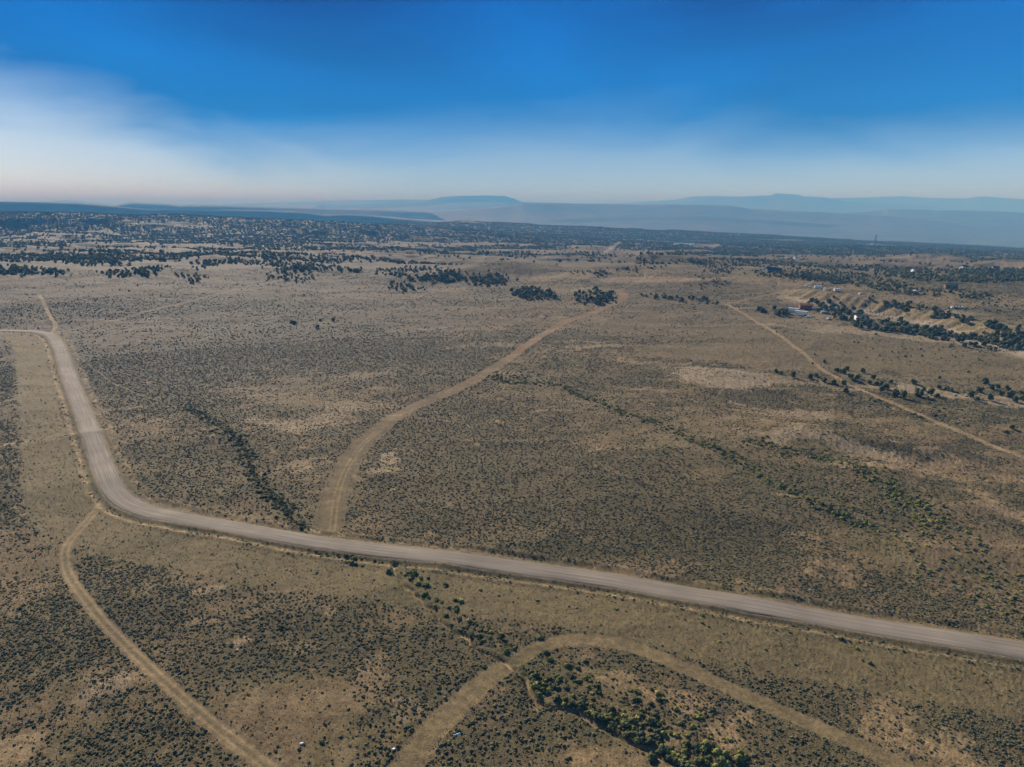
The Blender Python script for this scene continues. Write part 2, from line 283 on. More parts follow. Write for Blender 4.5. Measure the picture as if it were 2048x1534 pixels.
def fields(x, y):
    """sage density 0..1.2, bare strength, bare tone, track strength, wash closeness, line info"""
    D = np.hypot(x, y)
    wx = x + fbm(x, y, 20, 2, 60) * 7; wy = y + fbm(x, y, 20, 2, 61) * 7
    big = fbm(wx, wy * 1.3, 85, 3, 20); mid = fbm(wx, wy, 17, 3, 21); stre = fbm(wx * .5 + y * .25, wy * 1.6 - x * .5, 22, 3, 22)
    s = .58 + .75 * big + .60 * mid + .55 * stre + .45 * fbm(x, y, 4.5, 2, 23)
    shp = x.shape; xf = x.ravel(); yf = y.ravel(); s = s.ravel().copy(); af = np.arctan2(xf, yf); Df = D.ravel()
    for b, c in zip(zones, zp):
        m = np.where((np.abs(xf - c[0]) < 2.8 * max(b[2:4])) & (np.abs(yf - c[1]) < 2.8 * max(b[2:4])))[0]
        if len(m): s[m] += b[4] * np.exp(-blob(xf[m], yf[m], c, b[2], b[3]))
    s = s.reshape(shp)
    bwx = x + fbm(x, y, 30, 4, 35, .6) * 22; bwy = y + fbm(x, y, 30, 4, 36, .6) * 22
    br = np.zeros_like(x); tone = np.full_like(x, .5); edge = fbm(x, y, 5, 4, 30); edge2 = fbm(x, y, 26, 3, 33)
    brf = br.ravel(); tf = tone.ravel(); e1 = edge.ravel(); e2 = edge2.ravel(); bx_ = bwx.ravel(); by_ = bwy.ravel()
    for b, c in zip(bare, bp):
        if b[4] <= 0: continue
        R_ = 2.2 * max(b[2:4]) + 20; m = np.where((np.abs(xf - c[0]) < R_) & (np.abs(yf - c[1]) < R_))[0]
        if not len(m): continue
        q = blob(bx_[m], by_[m], c, b[2], b[3]) if b[3] > 4 or b[2] > 8 else blob(xf[m], yf[m], c, b[2], b[3])
        v = b[4] * .85 * sst(1.5, .1, q + (e2[m] * .9 if b[2] > 20 else 0) + e1[m] * (.8 if b[2] > 20 else 1.0))
        g_ = v > brf[m]; tf[m[g_]] = b[5]; brf[m[g_]] = v[g_]
    br = brf.reshape(shp); tone = tf.reshape(shp)
    for T in SW:
        d_ = T.dist(x + edge * 4, y + edge * 4, 9)[0]; s = s + .5 * np.exp(-(d_ / 2.2) ** 2)
    spots = sst(.32, .5, fbm(x, y, 11, 3, 41)) * sst(-.1, .3, fbm(x, y, 120, 2, 42)) * .6 * (D < 1000)
    tone = np.where(spots > br, .8, tone); br = np.maximum(br, spots)
    s = s * (1 - .9 * br)
    d, sg, t = road.dist(x, y, 45)
    outer = (sg > 0)
    band = (sst(30, 26, d + edge * 2.5) * sst(3, 5, d)) * np.where(outer, 1, 0)
    return D, s, br, tone, d, sg, t, band, edge, edge2, mid, big
TR = [(T1, 1.75, .8, 'a'), (T2, 3.1, .75, 'g'), (T3, 3.6, .7, 'r'), (T4, 1.7, .95, 'p'), (T5, 3.0, .4, 'a'), (T6, 1.5, .9, 'p'), (T7, 1.3, .7, 'p'), (T7b, 1.2, .5, 'p'), (T8, 1.3, .4, 'p'), (T9, 7.0, .95, 'w'),
      (T10, 1.6, .6, 'a'), (T11, 1.8, .7, 'a'), (T12, .35, .3, 'p')]
def tw(T, hw, t):
    if T is T3: return hw * np.interp(t, [0, 40, 120, 300, 520, 700, 900], [1.5, 1.6, 1.5, 1.1, 1.3, 1.6, 1.1])
    if T is T2: return hw * np.interp(t, [0, 40, 75, 200, 400], [1.1, 1.0, .75, .72, .7])
    return hw

# ------------------------------------------------------------------ ground sheet
U = np.tan(np.linspace(math.atan(-.98), math.atan(.98), 1340)); fa = np.arctan(np.linspace(-.98, .98, 1340) / 1.0)
ca = np.linspace(fa[-1], 2 * math.pi + fa[0], 60)[1:-1]
angs = np.concatenate([fa, ca]); NA = len(angs)
dl = [2., 20, 45, 70, 85, 94]; D_ = 96.
while D_ < 5200:
    dl.append(D_); st = (D_ * D_ + CAMZ ** 2) / CAMZ / 720.
    D_ += min(st, 3.0 if D_ < 1500 else 9.0)
while D_ < 70000: dl.append(D_); D_ *= 1.05
DL = np.array(dl); ND = len(DL)
AA, DD = np.meshgrid(angs, DL); GX = DD * np.sin(AA); GY = DD * np.cos(AA)
NF = len(fa)
def fine_eval():
    x = GX; y = GY
    z = H(x, y)
    D, s, br, tone, rd, rsg, rt, band, edge, edge2, mid, big = fields(x, y)
    nearm = (D > 90) & (D < 1300)
    # ---- base colours (linear albedo)
    fine = fbm(x, y, 1.6, 3, 50, .65); med = fbm(x, y, 6, 3, 51)
    def C(*c): return np.array(c)[None, None, :]
    def mx(a, b, f): return a + (b - a) * np.clip(f, 0, 1)[..., None]
    az_ = np.arctan2(x, y)
    col = np.broadcast_to(C(.200, .152, .096), x.shape + (3,)).copy()               # dry soil with thin grass
    col = mx(col, C(.160, .134, .076), sst(-.2, .35, edge2 + med * .4))               # greener grass
    col = mx(col, C(.255, .200, .130), sst(.05, .45, fbm(x, y, 9, 3, 52)) * .7)
    col = mx(col, C(.190, .155, .086), sst(.1, .6, az_) * sst(300, 600, D) * .8)     # golden grass on the right
    pink = sst(.1, -.35, az_) * sst(330, 620, D)
    col = mx(col, C(.125, .104, .090), pink * .85)                                      # pinkish grey on the left
    pale = C(.40, .345, .285); sand = C(.40, .285, .175)
    pc = pale + (sand - pale) * tone[..., None]
    sg_ = np.clip(s, 0, 1.2)
    # sage understory and, past the instanced shrubs, the brush itself
    spk = sst(.0, .35, fine + (sg_ - .75) * .9)
    col = mx(col, C(.095, .088, .052), sst(.35, 1.0, s) * .50)
    col = mx(col, C(.060, .062, .045), spk * sst(.2, .9, s) * (.25 + .5 * sst(250, 700, D)))
    col = mx(col, C(.098, .088, .062), sst(380, 620, D) * .34 * (1 - br))
    # far country: woodland tint, light clearings
    far = sst(1150, 1500, D)
    wood = sst(-.15, .30, fbm(x * .55, y * 1.25, 260, 4, 120) + .25 * fbm(x, y, 40, 2, 121) + .42 * sst(2000, 2800, D) + .1 * sst(.1, -.4, az_))
    col = mx(col, C(.200, .155, .110), far * .55)
    col = mx(col, C(.042, .048, .034), far * wood * .92)
    clear = sst(.10, .40, fbm(x * .5 + 900, y * 1.6, 210, 4, 131)) * sst(1800, 2300, D)
    col = mx(col, C(.34, .26, .18), clear * .60 * (1 - .35 * wood))
    col = mx(col, pc, br * (.75 + .5 * fine) * (1 - .45 * pink))
    col = mx(col, C(.070, .066, .055), pink * .46 + sst(450, 900, D) * .16)
    for (cx_, cy_), rr_ in zip(pads, (95, 80)):
        q_ = ((GX - cx_) / rr_) ** 2 + ((GY - cy_) / (rr_ * .55)) ** 2
        col = mx(col, C(.40, .33, .26), sst(1.2, .9, q_) * .85)
    col = mx(col, C(.055, .058, .045), sst(2000, 2600, D) * .5)
    valley = sst(4700, 5600, D)
    col = mx(col, C(.085, .080, .062), valley)
    col = mx(col, C(.13, .18, .08), valley * sst(.12, .25, fbm(x * .25, y * 2.6, 900, 3, 140)) * .9)
    col = mx(col, C(.07, .08, .05), valley * sst(.0, .3, fbm(x * .2, y * 2.2, 1500, 3, 141)) * .8)
    # row band of reseeded grass beside the road
    col = mx(col, C(.185, .155, .092), band * .85)
    col = mx(col, C(.15, .135, .08), band * sst(.0, .4, fine) * .6)
    # tracks
    trk = np.zeros_like(x); tid = np.zeros(x.shape, np.int8)
    cols = {'a': C(.235, .190, .125), 'g': C(.265, .212, .132), 'r': C(.235, .165, .105), 'p': C(.330, .250, .160), 'w': C(.33, .29, .25)}
    for k, (T, hw, stg, cc) in enumerate(TR):
        d, sg2, t = T.dist(x, y, 14)
        w = tw(T, hw, t) * (1 + .10 * fbm(t, t * 0, 9, 2, 70 + k)) + edge * .5 * min(hw / 3, 1)
        m = sst(w + .35 + .10 * hw, w - .25 - .10 * hw, d)
        m = m * (d < 14)
        patch = .85 + .5 * fbm(x, y, 8, 3, 80 + k)
        if T is T3: patch = patch * np.interp(t, [0, 60, 200, 400], [.35, .5, .9, 1.1]) * (.85 + .7 * fbm(x, y, 22, 3, 99))
        col = mx(col, cols[cc] * (1 + .25 * fine[..., None]), m * stg * patch)
        if T is T3:
            col = mx(col, C(.27, .165, .10), m * sst(150, 260, t) * sst(-.3, .3, fbm(x, y, 30, 2, 90)) * .7)
            for o in (-.9, .9):
                off = d * sg2 - o - 1.6 * np.exp(-t / 60.)
                col = mx(col, C(.34, .27, .16), np.exp(-(off / .28) ** 2) * sst(170, 90, t) * .7)
        if T in (T1, T4, T6):
            for o in (-.85, .85):
                col = mx(col, C(.36, .28, .19), np.exp(-((d * sg2 - o) / .32) ** 2) * m * .75)
            col = mx(col, C(.15, .13, .07), np.exp(-((d * sg2) / .35) ** 2) * m * .45)
        if T is T5:
            col = mx(col, C(.09, .09, .06), np.exp(-((d * sg2 - 3.8) / 1.2) ** 2) * .6)
        trk = np.maximum(trk, m * min(1, stg + .15)); tid = np.where(m > .5, k + 1, tid)
        z = z - m * .12
    # washes: narrow pale gullies cut below the surface
    for T, w0, dp in ((W1, .34, .7), (W2, .3, .6), (W3, .3, .3), (W4, .2, .2)):
        d, sg2, t = T.dist(x + fbm(x, y, 9, 3, 97) * 3.0, y + fbm(x, y, 9, 3, 98) * 3.0, 20)
        w = w0 * (1 + .9 * fbm(t, t * 0, 6, 2, 95))
        m = sst(w + .5, w * .5, d) * (d < 20)
        col = mx(col, C(.42, .31, .21), m * (.85 if T in (W1, W2) else .5) * sst(-.3, .3, fbm(t, t * 0 + 3, 7, 2, 96)))
        z = z - dp * np.exp(-(d / (w0 * 2.4)) ** 2) * (d < 20)
        if T is W1 or T is W2: tid = np.where((m > .5), 50, tid)
        col = mx(col, C(.10, .10, .05), (d < 20) * np.exp(-(d / 6.) ** 2) * .35 * (1 - m))
    for T in SW:
        d, sg2, t = T.dist(x + fbm(x, y, 14, 3, 190) * 5, y + fbm(x, y, 14, 3, 191) * 5, 12)
        k_ = sst(0, 25, t) * sst(T.cum[-1] + 1, T.cum[-1] - 24, t) * sst(-.4, .2, fbm(t, t * 0 + 5, 16, 2, 192)) * (d < 12)
        z = z - .16 * np.exp(-(d / 1.6) ** 2) * k_
        col = mx(col, C(.065, .060, .038), np.exp(-(d / 1.9) ** 2) * .5 * k_ * (1 - trk))
        col = mx(col, C(.25, .19, .115), np.exp(-((d * sg2 + 3.4) / 1.6) ** 2) * .4 * k_ * (1 - trk))
    # berms: pale dug earth at the road edges
    bm = np.exp(-((rd - 7.6 - .8 * edge) / 1.15) ** 2) * sst(-.15, .45, fbm(rt, rd * .8, 6, 4, 110, .6) + .15 * (GY > 200)) * (rd < 30)
    col = mx(col, C(.43, .33, .215), bm * .85 * (1 + fine * .4))
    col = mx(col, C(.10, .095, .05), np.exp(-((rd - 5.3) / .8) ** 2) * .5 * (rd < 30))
    col = mx(col, C(.25, .20, .15), sst(RW + 1.3, RW, rd) * .9)
    # bank on the right: bare eroded face
    d, sg2, t = bank.dist(x, y, 60); sdv = -d * sg2
    face = sst(-42, -10, sdv) * sst(6, -2, sdv) * (d < 60) * sst(20, 90, t)
    rill = .5 + .5 * np.sin(t * .24 + 2 * np.sin(t * .07))
    col = mx(col, C(.25, .20, .13), face * .8)
    col = mx(col, C(.56, .50, .47), face * sst(-8, -24, sdv + 9 * rill + 4 * edge) * .9)
    # ---- fine relief
    amp = np.interp(D, [90, 200, 500, 1500, 5000], [.14, .17, .28, 1.0, 3.2]); sc = np.interp(D, [90, 200, 500, 1500, 5000], [.7, .9, 1.8, 9, 26])
    rel = fbm(x / sc, y / sc, 1.0, 3, 150, .6)
    quiet = np.clip(1 - trk * .75, 0, 1) * sst(RW + .5, RW + 2.5, rd)
    z = z + rel * amp * quiet * (D < 6000)
    z = z - .12 * sst(RW + .6, RW - .4, rd)
    coltint = 1 + .50 * fine + .20 * med
    col = np.clip(col * coltint[..., None] * np.array([.77, .72, .575]), .012, .7)
    return z, col, trk, tid
GZ, GC, GT, GID = fine_eval()

def nodes_of(name):
    m = bpy.data.materials.new(name); m.use_nodes = True; t = m.node_tree
    b = t.nodes['Principled BSDF']; b.inputs['Roughness'].default_value = .95
    b.inputs['Specular IOR Level'].default_value = .15
    return m, t, b
M_ground, t, b = nodes_of('ground')
at = nd(t, 'ShaderNodeAttribute', attribute_name='tone'); tco = nd(t, 'ShaderNodeTexCoord')
n1 = nd(t, 'ShaderNodeTexNoise'); n1.inputs['Scale'].default_value = 2.4; n1.inputs['Detail'].default_value = 6; n1.inputs['Roughness'].default_value = .7
t.links.new(tco.outputs['Object'], n1.inputs['Vector'])
n2 = nd(t, 'ShaderNodeTexNoise'); n2.inputs['Scale'].default_value = .35; n2.inputs['Detail'].default_value = 5
t.links.new(tco.outputs['Object'], n2.inputs['Vector'])
mrr = nd(t, 'ShaderNodeMapRange'); mrr.inputs[1].default_value = .3; mrr.inputs[2].default_value = .7; mrr.inputs[3].default_value = .62; mrr.inputs[4].default_value = 1.38
t.links.new(n1.outputs[0], mrr.inputs[0])
mr2 = nd(t, 'ShaderNodeMapRange'); mr2.inputs[1].default_value = .3; mr2.inputs[2].default_value = .7; mr2.inputs[3].default_value = .82; mr2.inputs[4].default_value = 1.18
t.links.new(n2.outputs[0], mr2.inputs[0])
mul = mth(t, 'MULTIPLY', mrr.outputs[0], mr2.outputs[0])
cc = nd(t, 'ShaderNodeCombineXYZ')
for i in range(3): t.links.new(mul, cc.inputs[i])
fin = mixc(t, 1.0, at.outputs['Color'], cc.outputs[0], 'MULTIPLY'); t.links.new(fin, b.inputs['Base Color'])
bp_ = nd(t, 'ShaderNodeBump'); bp_.inputs['Strength'].default_value = .9; bp_.inputs['Distance'].default_value = .22
t.links.new(n1.outputs[0], bp_.inputs['Height']); t.links.new(bp_.outputs[0], b.inputs['Normal'])

def mesh_np(name, V, Fq, mats, colr=None, smooth_=False, mat_idx=None):
    me = bpy.data.meshes.new(name); nv = len(V); nf = len(Fq); k = Fq.shape[1]
    me.vertices.add(nv); me.vertices.foreach_set('co', np.ascontiguousarray(V, np.float32).ravel())
    me.loops.add(nf * k); me.loops.foreach_set('vertex_index', Fq.astype(np.int32).ravel())
    me.polygons.add(nf); me.polygons.foreach_set('loop_start', np.arange(nf, dtype=np.int32) * k); me.polygons.foreach_set('loop_total', np.full(nf, k, np.int32))
    if smooth_: me.polygons.foreach_set('use_smooth', np.ones(nf, bool))
    if mat_idx is not None: me.polygons.foreach_set('material_index', np.asarray(mat_idx, np.int32))
    me.update(calc_edges=True)
    for m in mats: me.materials.append(m)
    if colr is not None:
        a = me.attributes.new('tone', 'FLOAT_COLOR', 'POINT'); c4 = np.ones((nv, 4), np.float32); c4[:, :3] = colr; a.data.foreach_set('color', c4.ravel())
    return me
def link(name, me, parent=None, loc=None, rz=None, **props):
    o = bpy.data.objects.new(name, me); COL.objects.link(o)
    if parent: o.parent = parent
    if loc is not None: o.location = loc
    if rz is not None: o.rotation_euler = (0, 0, rz)
    for k_, v in props.items(): o[k_] = v
    return o
VV = np.stack([GX, GY, GZ], -1).reshape(-1, 3); CC = GC.reshape(-1, 3)
i0 = np.arange(ND - 1)[:, None] * NA + np.arange(NA)[None, :]; j0 = np.roll(np.arange(NA), -1)[None, :] + np.arange(ND - 1)[:, None] * NA
quads = np.stack([i0, j0, j0 + NA, i0 + NA], -1)[..., ::-1]
fid = GID[:-1, :].copy()
def sub(name, mask, **props):
    q = quads[mask]; used, inv = np.unique(q.ravel(), return_inverse=True)
    me = mesh_np(name, VV[used], inv.reshape(-1, 4), [M_ground], CC[used], True)
    return link(name, me, **props)
gm = (fid == 0)
cent = quads[0]
sub('ground', gm, kind='structure')
for k, nm in ((1, 'dirt_track'), (2, 'pipeline_track'), (3, 'cleared_track'), (4, 'dirt_track'), (5, 'grass_track'), (6, 'dirt_track'), (7, 'dirt_track'), (8, 'dirt_track'), (9, 'dirt_track'), (10, 'hillside_road'), (11, 'dirt_track'), (12, 'dirt_track'), (13, 'footpath'), (50, 'dry_wash')):
    if (fid == k).any(): sub(nm, fid == k, kind='structure')
del VV, CC, quads, GC, i0, j0

# ------------------------------------------------------------------ gravel road sheet
M_road, t, b = nodes_of('gravel'); tco = nd(t, 'ShaderNodeUVMap'); 
n1 = nd(t, 'ShaderNodeTexNoise'); n1.inputs['Scale'].default_value = 1.0; n1.inputs['Detail'].default_value = 6; n1.inputs['Roughness'].default_value = .6
mpn = nd(t, 'ShaderNodeMapping'); mpn.inputs['Scale'].default_value = (2.6, .035, 1); t.links.new(tco.outputs[0], mpn.inputs[0]); t.links.new(mpn.outputs[0], n1.inputs['Vector'])
n2 = nd(t, 'ShaderNodeTexNoise'); n2.inputs['Scale'].default_value = 5; n2.inputs['Detail'].default_value = 5; n2.inputs['Roughness'].default_value = .7; t.links.new(tco.outputs[0], n2.inputs['Vector'])
n3 = nd(t, 'ShaderNodeTexNoise'); n3.inputs['Scale'].default_value = .09; n3.inputs['Detail'].default_value = 3; t.links.new(tco.outputs[0], n3.inputs['Vector'])
r1 = nd(t, 'ShaderNodeValToRGB'); r1.color_ramp.elements[0].position = .33; r1.color_ramp.elements[0].color = (.135, .116, .092, 1); r1.color_ramp.elements[1].position = .68; r1.color_ramp.elements[1].color = (.255, .222, .178, 1)
t.links.new(n1.outputs[0], r1.inputs[0])
g = nd(t, 'ShaderNodeMapRange'); g.inputs[1].default_value = .3; g.inputs[2].default_value = .7; g.inputs[3].default_value = .86; g.inputs[4].default_value = 1.14; t.links.new(n2.outputs[0], g.inputs[0])
g3 = nd(t, 'ShaderNodeMapRange'); g3.inputs[1].default_value = .3; g3.inputs[2].default_value = .7; g3.inputs[3].default_value = .88; g3.inputs[4].default_value = 1.12; t.links.new(n3.outputs[0], g3.inputs[0])
sx = nd(t, 'ShaderNodeSeparateXYZ'); t.links.new(tco.outputs[0], sx.inputs[0])
wv = mth(t, 'ADD', mth(t, 'MULTIPLY', mth(t, 'COSINE', mth(t, 'ADD', mth(t, 'MULTIPLY', sx.outputs[0], 3.3), mth(t, 'MULTIPLY', n3.outputs[0], 3.0))), .045), 1.0)
rg = mth(t, 'SUBTRACT', 1.12, mth(t, 'MULTIPLY', mth(t, 'POWER', mth(t, 'ABSOLUTE', mth(t, 'DIVIDE', sx.outputs[0], 3.9)), 5.0), .30))
cc = nd(t, 'ShaderNodeCombineXYZ'); gg = mth(t, 'MULTIPLY', mth(t, 'MULTIPLY', g.outputs[0], g3.outputs[0]), mth(t, 'MULTIPLY', wv, rg))
for i in range(3): t.links.new(gg, cc.inputs[i])
t.links.new(mixc(t, 1.0, r1.outputs[0], cc.outputs[0], 'MULTIPLY'), b.inputs['Base Color'])
bq = nd(t, 'ShaderNodeBump'); bq.inputs['Strength'].default_value = .5; bq.inputs['Distance'].default_value = .05; t.links.new(n2.outputs[0], bq.inputs['Height']); t.links.new(bq.outputs[0], b.inputs['Normal'])
def strip(P, hw, n_across, lift, crown):
    cum = np.concatenate([[0], np.cumsum(np.hypot(*(P[1:] - P[:-1]).T))]); s = np.arange(0, cum[-1], 1.2)
    c = np.stack([np.interp(s, cum, P[:, 0]), np.interp(s, cum, P[:, 1])], 1)
    kk = np.ones(9) / 9; c2 = np.stack([np.convolve(np.pad(c[:, i], 4, 'edge'), kk, 'valid') for i in (0, 1)], 1)
    tg = np.gradient(c2, axis=0); tg /= np.hypot(tg[:, 0], tg[:, 1])[:, None]; nr = np.stack([tg[:, 1], -tg[:, 0]], 1)
    o = np.linspace(-1, 1, n_across); z0 = H(c2[:, 0], c2[:, 1])
    z0 = np.convolve(np.pad(z0, 8, 'edge'), np.ones(17) / 17, 'valid')
    wob = hw + .45 * fbm(s, s * 0, 6, 4, 160, .6)[:, None] * np.abs(o)[None] ** 2 * np.sign(o)[None] * 1.0
    X_ = c2[:, 0:1] + nr[:, 0:1] * o[None] * wob; Y_ = c2[:, 1:2] + nr[:, 1:2] * o[None] * wob
    Zg = H(X_, Y_); Z_ = .35 * Zg + .65 * z0[:, None] + lift + crown * (1 - o[None] ** 2)
    Z_ = np.maximum(Z_, Zg - .1)
    Z_[:, 0] -= .14; Z_[:, -1] -= .14
    V = np.stack([X_, Y_, Z_], -1).reshape(-1, 3); n = n_across
    a = (np.arange(len(s) - 1)[:, None] * n + np.arange(n - 1)[None]); Q = np.stack([a, a + 1, a + n + 1, a + n], -1).reshape(-1, 4)
    UVv = np.stack(np.broadcast_arrays(o[None] * hw, s[:, None]), -1).reshape(-1, 2)
    return V, Q, UVv
V, Q, UVv = strip(road.p, RW, 17, .03, .10)
me = mesh_np('gravel_road', V, Q[:, ::-1] if False else Q, [M_road], None, True)
uv = me.uv_layers.new(name='UVMap'); uv.data.foreach_set('uv', UVv[Q.ravel()].astype(np.float32).ravel())
link('gravel_road', me, kind='structure')

# ------------------------------------------------------------------ plant materials
def leafmat(name, c1, c2, c3=None, trans=0.0):
    m, t, b = nodes_of(name); oi = nd(t, 'ShaderNodeObjectInfo'); ge = nd(t, 'ShaderNodeNewGeometry')
    r = nd(t, 'ShaderNodeValToRGB'); e = r.color_ramp.elements; e[0].color = (*c1, 1); e[1].color = (*c2, 1)
    if c3: q = e.new(.8); q.color = (*c2, 1); e[-1].color = (*c3, 1)
    t.links.new(oi.outputs['Random'], r.inputs[0])
    isl = nd(t, 'ShaderNodeMapRange'); isl.inputs[3].default_value = .65; isl.inputs[4].default_value = 1.35; t.links.new(ge.outputs['Random Per Island'], isl.inputs[0])
    cc = nd(t, 'ShaderNodeCombineXYZ')
    for i in range(3): t.links.new(isl.outputs[0], cc.inputs[i])
    t.links.new(mixc(t, 1.0, r.outputs[0], cc.outputs[0], 'MULTIPLY'), b.inputs['Base Color'])
    return m
M_sage = leafmat('sage_leaf', (.060, .062, .034), (.115, .110, .058), (.18, .155, .08))
M_rabbit = leafmat('rabbitbrush_leaf', (.10, .115, .035), (.20, .205, .05), (.30, .27, .08))
M_green = leafmat('greasewood_leaf', (.044, .050, .024), (.082, .090, .038), (.13, .125, .05))
M_jun = leafmat('juniper_leaf', (.046, .056, .024), (.100, .106, .046))
def plain(name, c, rough=.8, metal=0, var=.12, scale=3):
    m, t, b = nodes_of(name); n = nd(t, 'ShaderNodeTexNoise'); n.inputs['Scale'].default_value = scale; n.inputs['Detail'].default_value = 4
    tc_ = nd(t, 'ShaderNodeTexCoord'); t.links.new(tc_.outputs['Object'], n.inputs['Vector'])
    g = nd(t, 'ShaderNodeMapRange'); g.inputs[1].default_value = .3; g.inputs[2].default_value = .7; g.inputs[3].default_value = 1 - var; g.inputs[4].default_value = 1 + var; t.links.new(n.outputs[0], g.inputs[0])
    cc = nd(t, 'ShaderNodeCombineXYZ')
    for i in range(3): t.links.new(g.outputs[0], cc.inputs[i])
    t.links.new(mixc(t, 1.0, tuple(c), cc.outputs[0], 'MULTIPLY'), b.inputs['Base Color'])
    b.inputs['Roughness'].default_value = rough; b.inputs['Metallic'].default_value = metal
    return m
M_bark = plain('juniper_bark', (.13, .10, .075))

def ico(sub_=1):
    ph = (1 + 5 ** .5) / 2; v = [(-1, ph, 0), (1, ph, 0), (-1, -ph, 0), (1, -ph, 0), (0, -1, ph), (0, 1, ph), (0, -1, -ph), (0, 1, -ph), (ph, 0, -1), (ph, 0, 1), (-ph, 0, -1), (-ph, 0, 1)]
    f = [(0, 11, 5), (0, 5, 1), (0, 1, 7), (0, 7, 10), (0, 10, 11), (1, 5, 9), (5, 11, 4), (11, 10, 2), (10, 7, 6), (7, 1, 8), (3, 9, 4), (3, 4, 2), (3, 2, 6), (3, 6, 8), (3, 8, 9), (4, 9, 5), (2, 4, 11), (6, 2, 10), (8, 6, 7), (9, 8, 1)]
    v = [np.array(a) / np.linalg.norm(a) for a in v]
    for _ in range(sub_):
        c = {}; nf = []
        def mid_(a, b):
            k = (min(a, b), max(a, b))
            if k not in c: m = v[a] + v[b]; v.append(m / np.linalg.norm(m)); c[k] = len(v) - 1
            return c[k]
        for a, b, d in f:
            x = mid_(a, b); y = mid_(b, d); z = mid_(d, a); nf += [(a, x, z), (b, y, x), (d, z, y), (x, y, z)]
        f = nf
    return np.array(v), np.array(f)
I0 = ico(0); I1 = ico(1)
def clump(r, lobes, leaves, rad=1.0, hgt=.75, flat=True, leaf=.16, base=I0, lift=.35):
    """lumpy plant: a few ragged lobes plus loose leaf tufts, unit radius"""
    Vs, Fs, n = [], [], 0
    v0, f0 = base
    for k in range(lobes):
        a = r.uniform(0, 2 * math.pi); q = math.sqrt(r.uniform(0, 1)) * .62 * rad * (k > 0); zc = r.uniform(lift, 1 - .25) * hgt
        s = (r.uniform(.28, .5) if k else .58) * rad; jit = 1 + r.normal(0, .17, (len(v0), 1))
        v = v0 * jit * s * np.array([1, 1, hgt * .9]) + np.array([q * math.cos(a), q * math.sin(a), zc * (1 - .4 * q)])
        v[:, 2] = np.maximum(v[:, 2], -.05); Vs.append(v); Fs.append(f0 + n); n += len(v)
    for k in range(leaves):
        d = r.normal(size=3); d[2] = abs(d[2]) * .9 + .05; d /= np.linalg.norm(d); rr = r.uniform(.65, 1.08)
        c_ = d * rr * np.array([rad, rad, hgt]); tri = r.normal(size=(3, 3)) * leaf * r.uniform(.6, 1.3) + c_
        Vs.append(tri); Fs.append(np.array([[0, 1, 2]]) + n); n += 3
    return np.vstack(Vs), np.vstack(Fs)
def clump_mesh(name, mat, seed, **kw):
    r = np.random.default_rng(seed); v, f = clump(r, **kw); return mesh_np(name, v, f, [mat])
sage_m = [clump_mesh('sage_shape', M_sage, 100 + i, lobes=4, leaves=10, hgt=.85, leaf=.2) for i in range(6)]
rab_m = [clump_mesh('rabbitbrush_shape', M_rabbit, 200 + i, lobes=8, leaves=70, hgt=.9, leaf=.13) for i in range(5)]
gre_m = [clump_mesh('greasewood_shape', M_green, 300 + i, lobes=9, leaves=80, hgt=.85, leaf=.13) for i in range(5)]
jlow_m = []
def juniper(seed, detail=True):
    r = np.random.default_rng(seed); lob = []; n = 0; Vs = []; Fs = []
    v0, f0 = I1 if detail else I0
    for k in range(16 if detail else 7):
        a = r.uniform(0, 2 * math.pi); q = math.sqrt(r.uniform(0, 1)) * .7; zc = r.uniform(.28, 1.35); q *= 1 - .45 * max(0, zc - .7)
        s = r.uniform(.24, .44) if detail else r.uniform(.38, .55)
        v = v0 * (1 + r.normal(0, .16, (len(v0), 1))) * s * np.array([1, 1, .85]) + np.array([q * math.cos(a), q * math.sin(a), zc]); Vs.append(v); Fs.append(f0 + n); n += len(v); lob.append((q, a, zc, s))
    for k in range(260 if detail else 24):
        q, a, zc, s = lob[r.integers(len(lob))]; d = r.normal(size=3); d /= np.linalg.norm(d)
        c_ = np.array([q * math.cos(a), q * math.sin(a), zc]) + d * s * r.uniform(.85, 1.3); tri = r.normal(size=(3, 3)) * (.085 if detail else .14) + c_
        Vs.append(tri); Fs.append(np.array([[0, 1, 2]]) + n); n += 3
    return np.vstack(Vs), np.vstack(Fs)
def trunk_geo(seed):
    r = np.random.default_rng(seed); Vs, Fs, n = [], [], 0
    def limb(p0, p1, r0, r1):
        nonlocal n
        ax = (p1 - p0) / np.linalg.norm(p1 - p0); s = np.cross(ax, [.3, .9, .1]); s /= np.linalg.norm(s); u = np.cross(ax, s); an = np.arange(6) * math.pi / 3
        ring = np.cos(an)[:, None] * s + np.sin(an)[:, None] * u; Vs.append(np.vstack([p0 + ring * r0, p1 + ring * r1]))
        for i in range(6): j = (i + 1) % 6; Fs.append([[n + i, n + j, n + 6 + j], [n + i, n + 6 + j, n + 6 + i]])
        n += 12
    m = np.array([.05, .02, .45]); limb(np.array([0, 0, -.15]), m, .12, .085)
    for k in range(5):
        a = k * 1.26 + r.uniform(-.3, .3); limb(m - [0, 0, .05 * k], np.array([math.cos(a) * .5, math.sin(a) * .5, r.uniform(.7, 1.15)]), .055, .02)
    return np.vstack(Vs), np.vstack(Fs).reshape(-1, 3)
jun_v = []
for i in range(5):
    v, f = juniper(400 + i); tv, tf = trunk_geo(500 + i)
    jun_v.append((mesh_np('juniper_crown', v, f, [M_jun]), mesh_np('juniper_trunk', tv, tf, [M_bark]),
                  mesh_np('juniper_shape', np.vstack([v, tv]), np.vstack([f, tf + len(v)]), [M_jun, M_bark], mat_idx=[0] * len(f) + [1] * len(tf))))
jlow_m = []
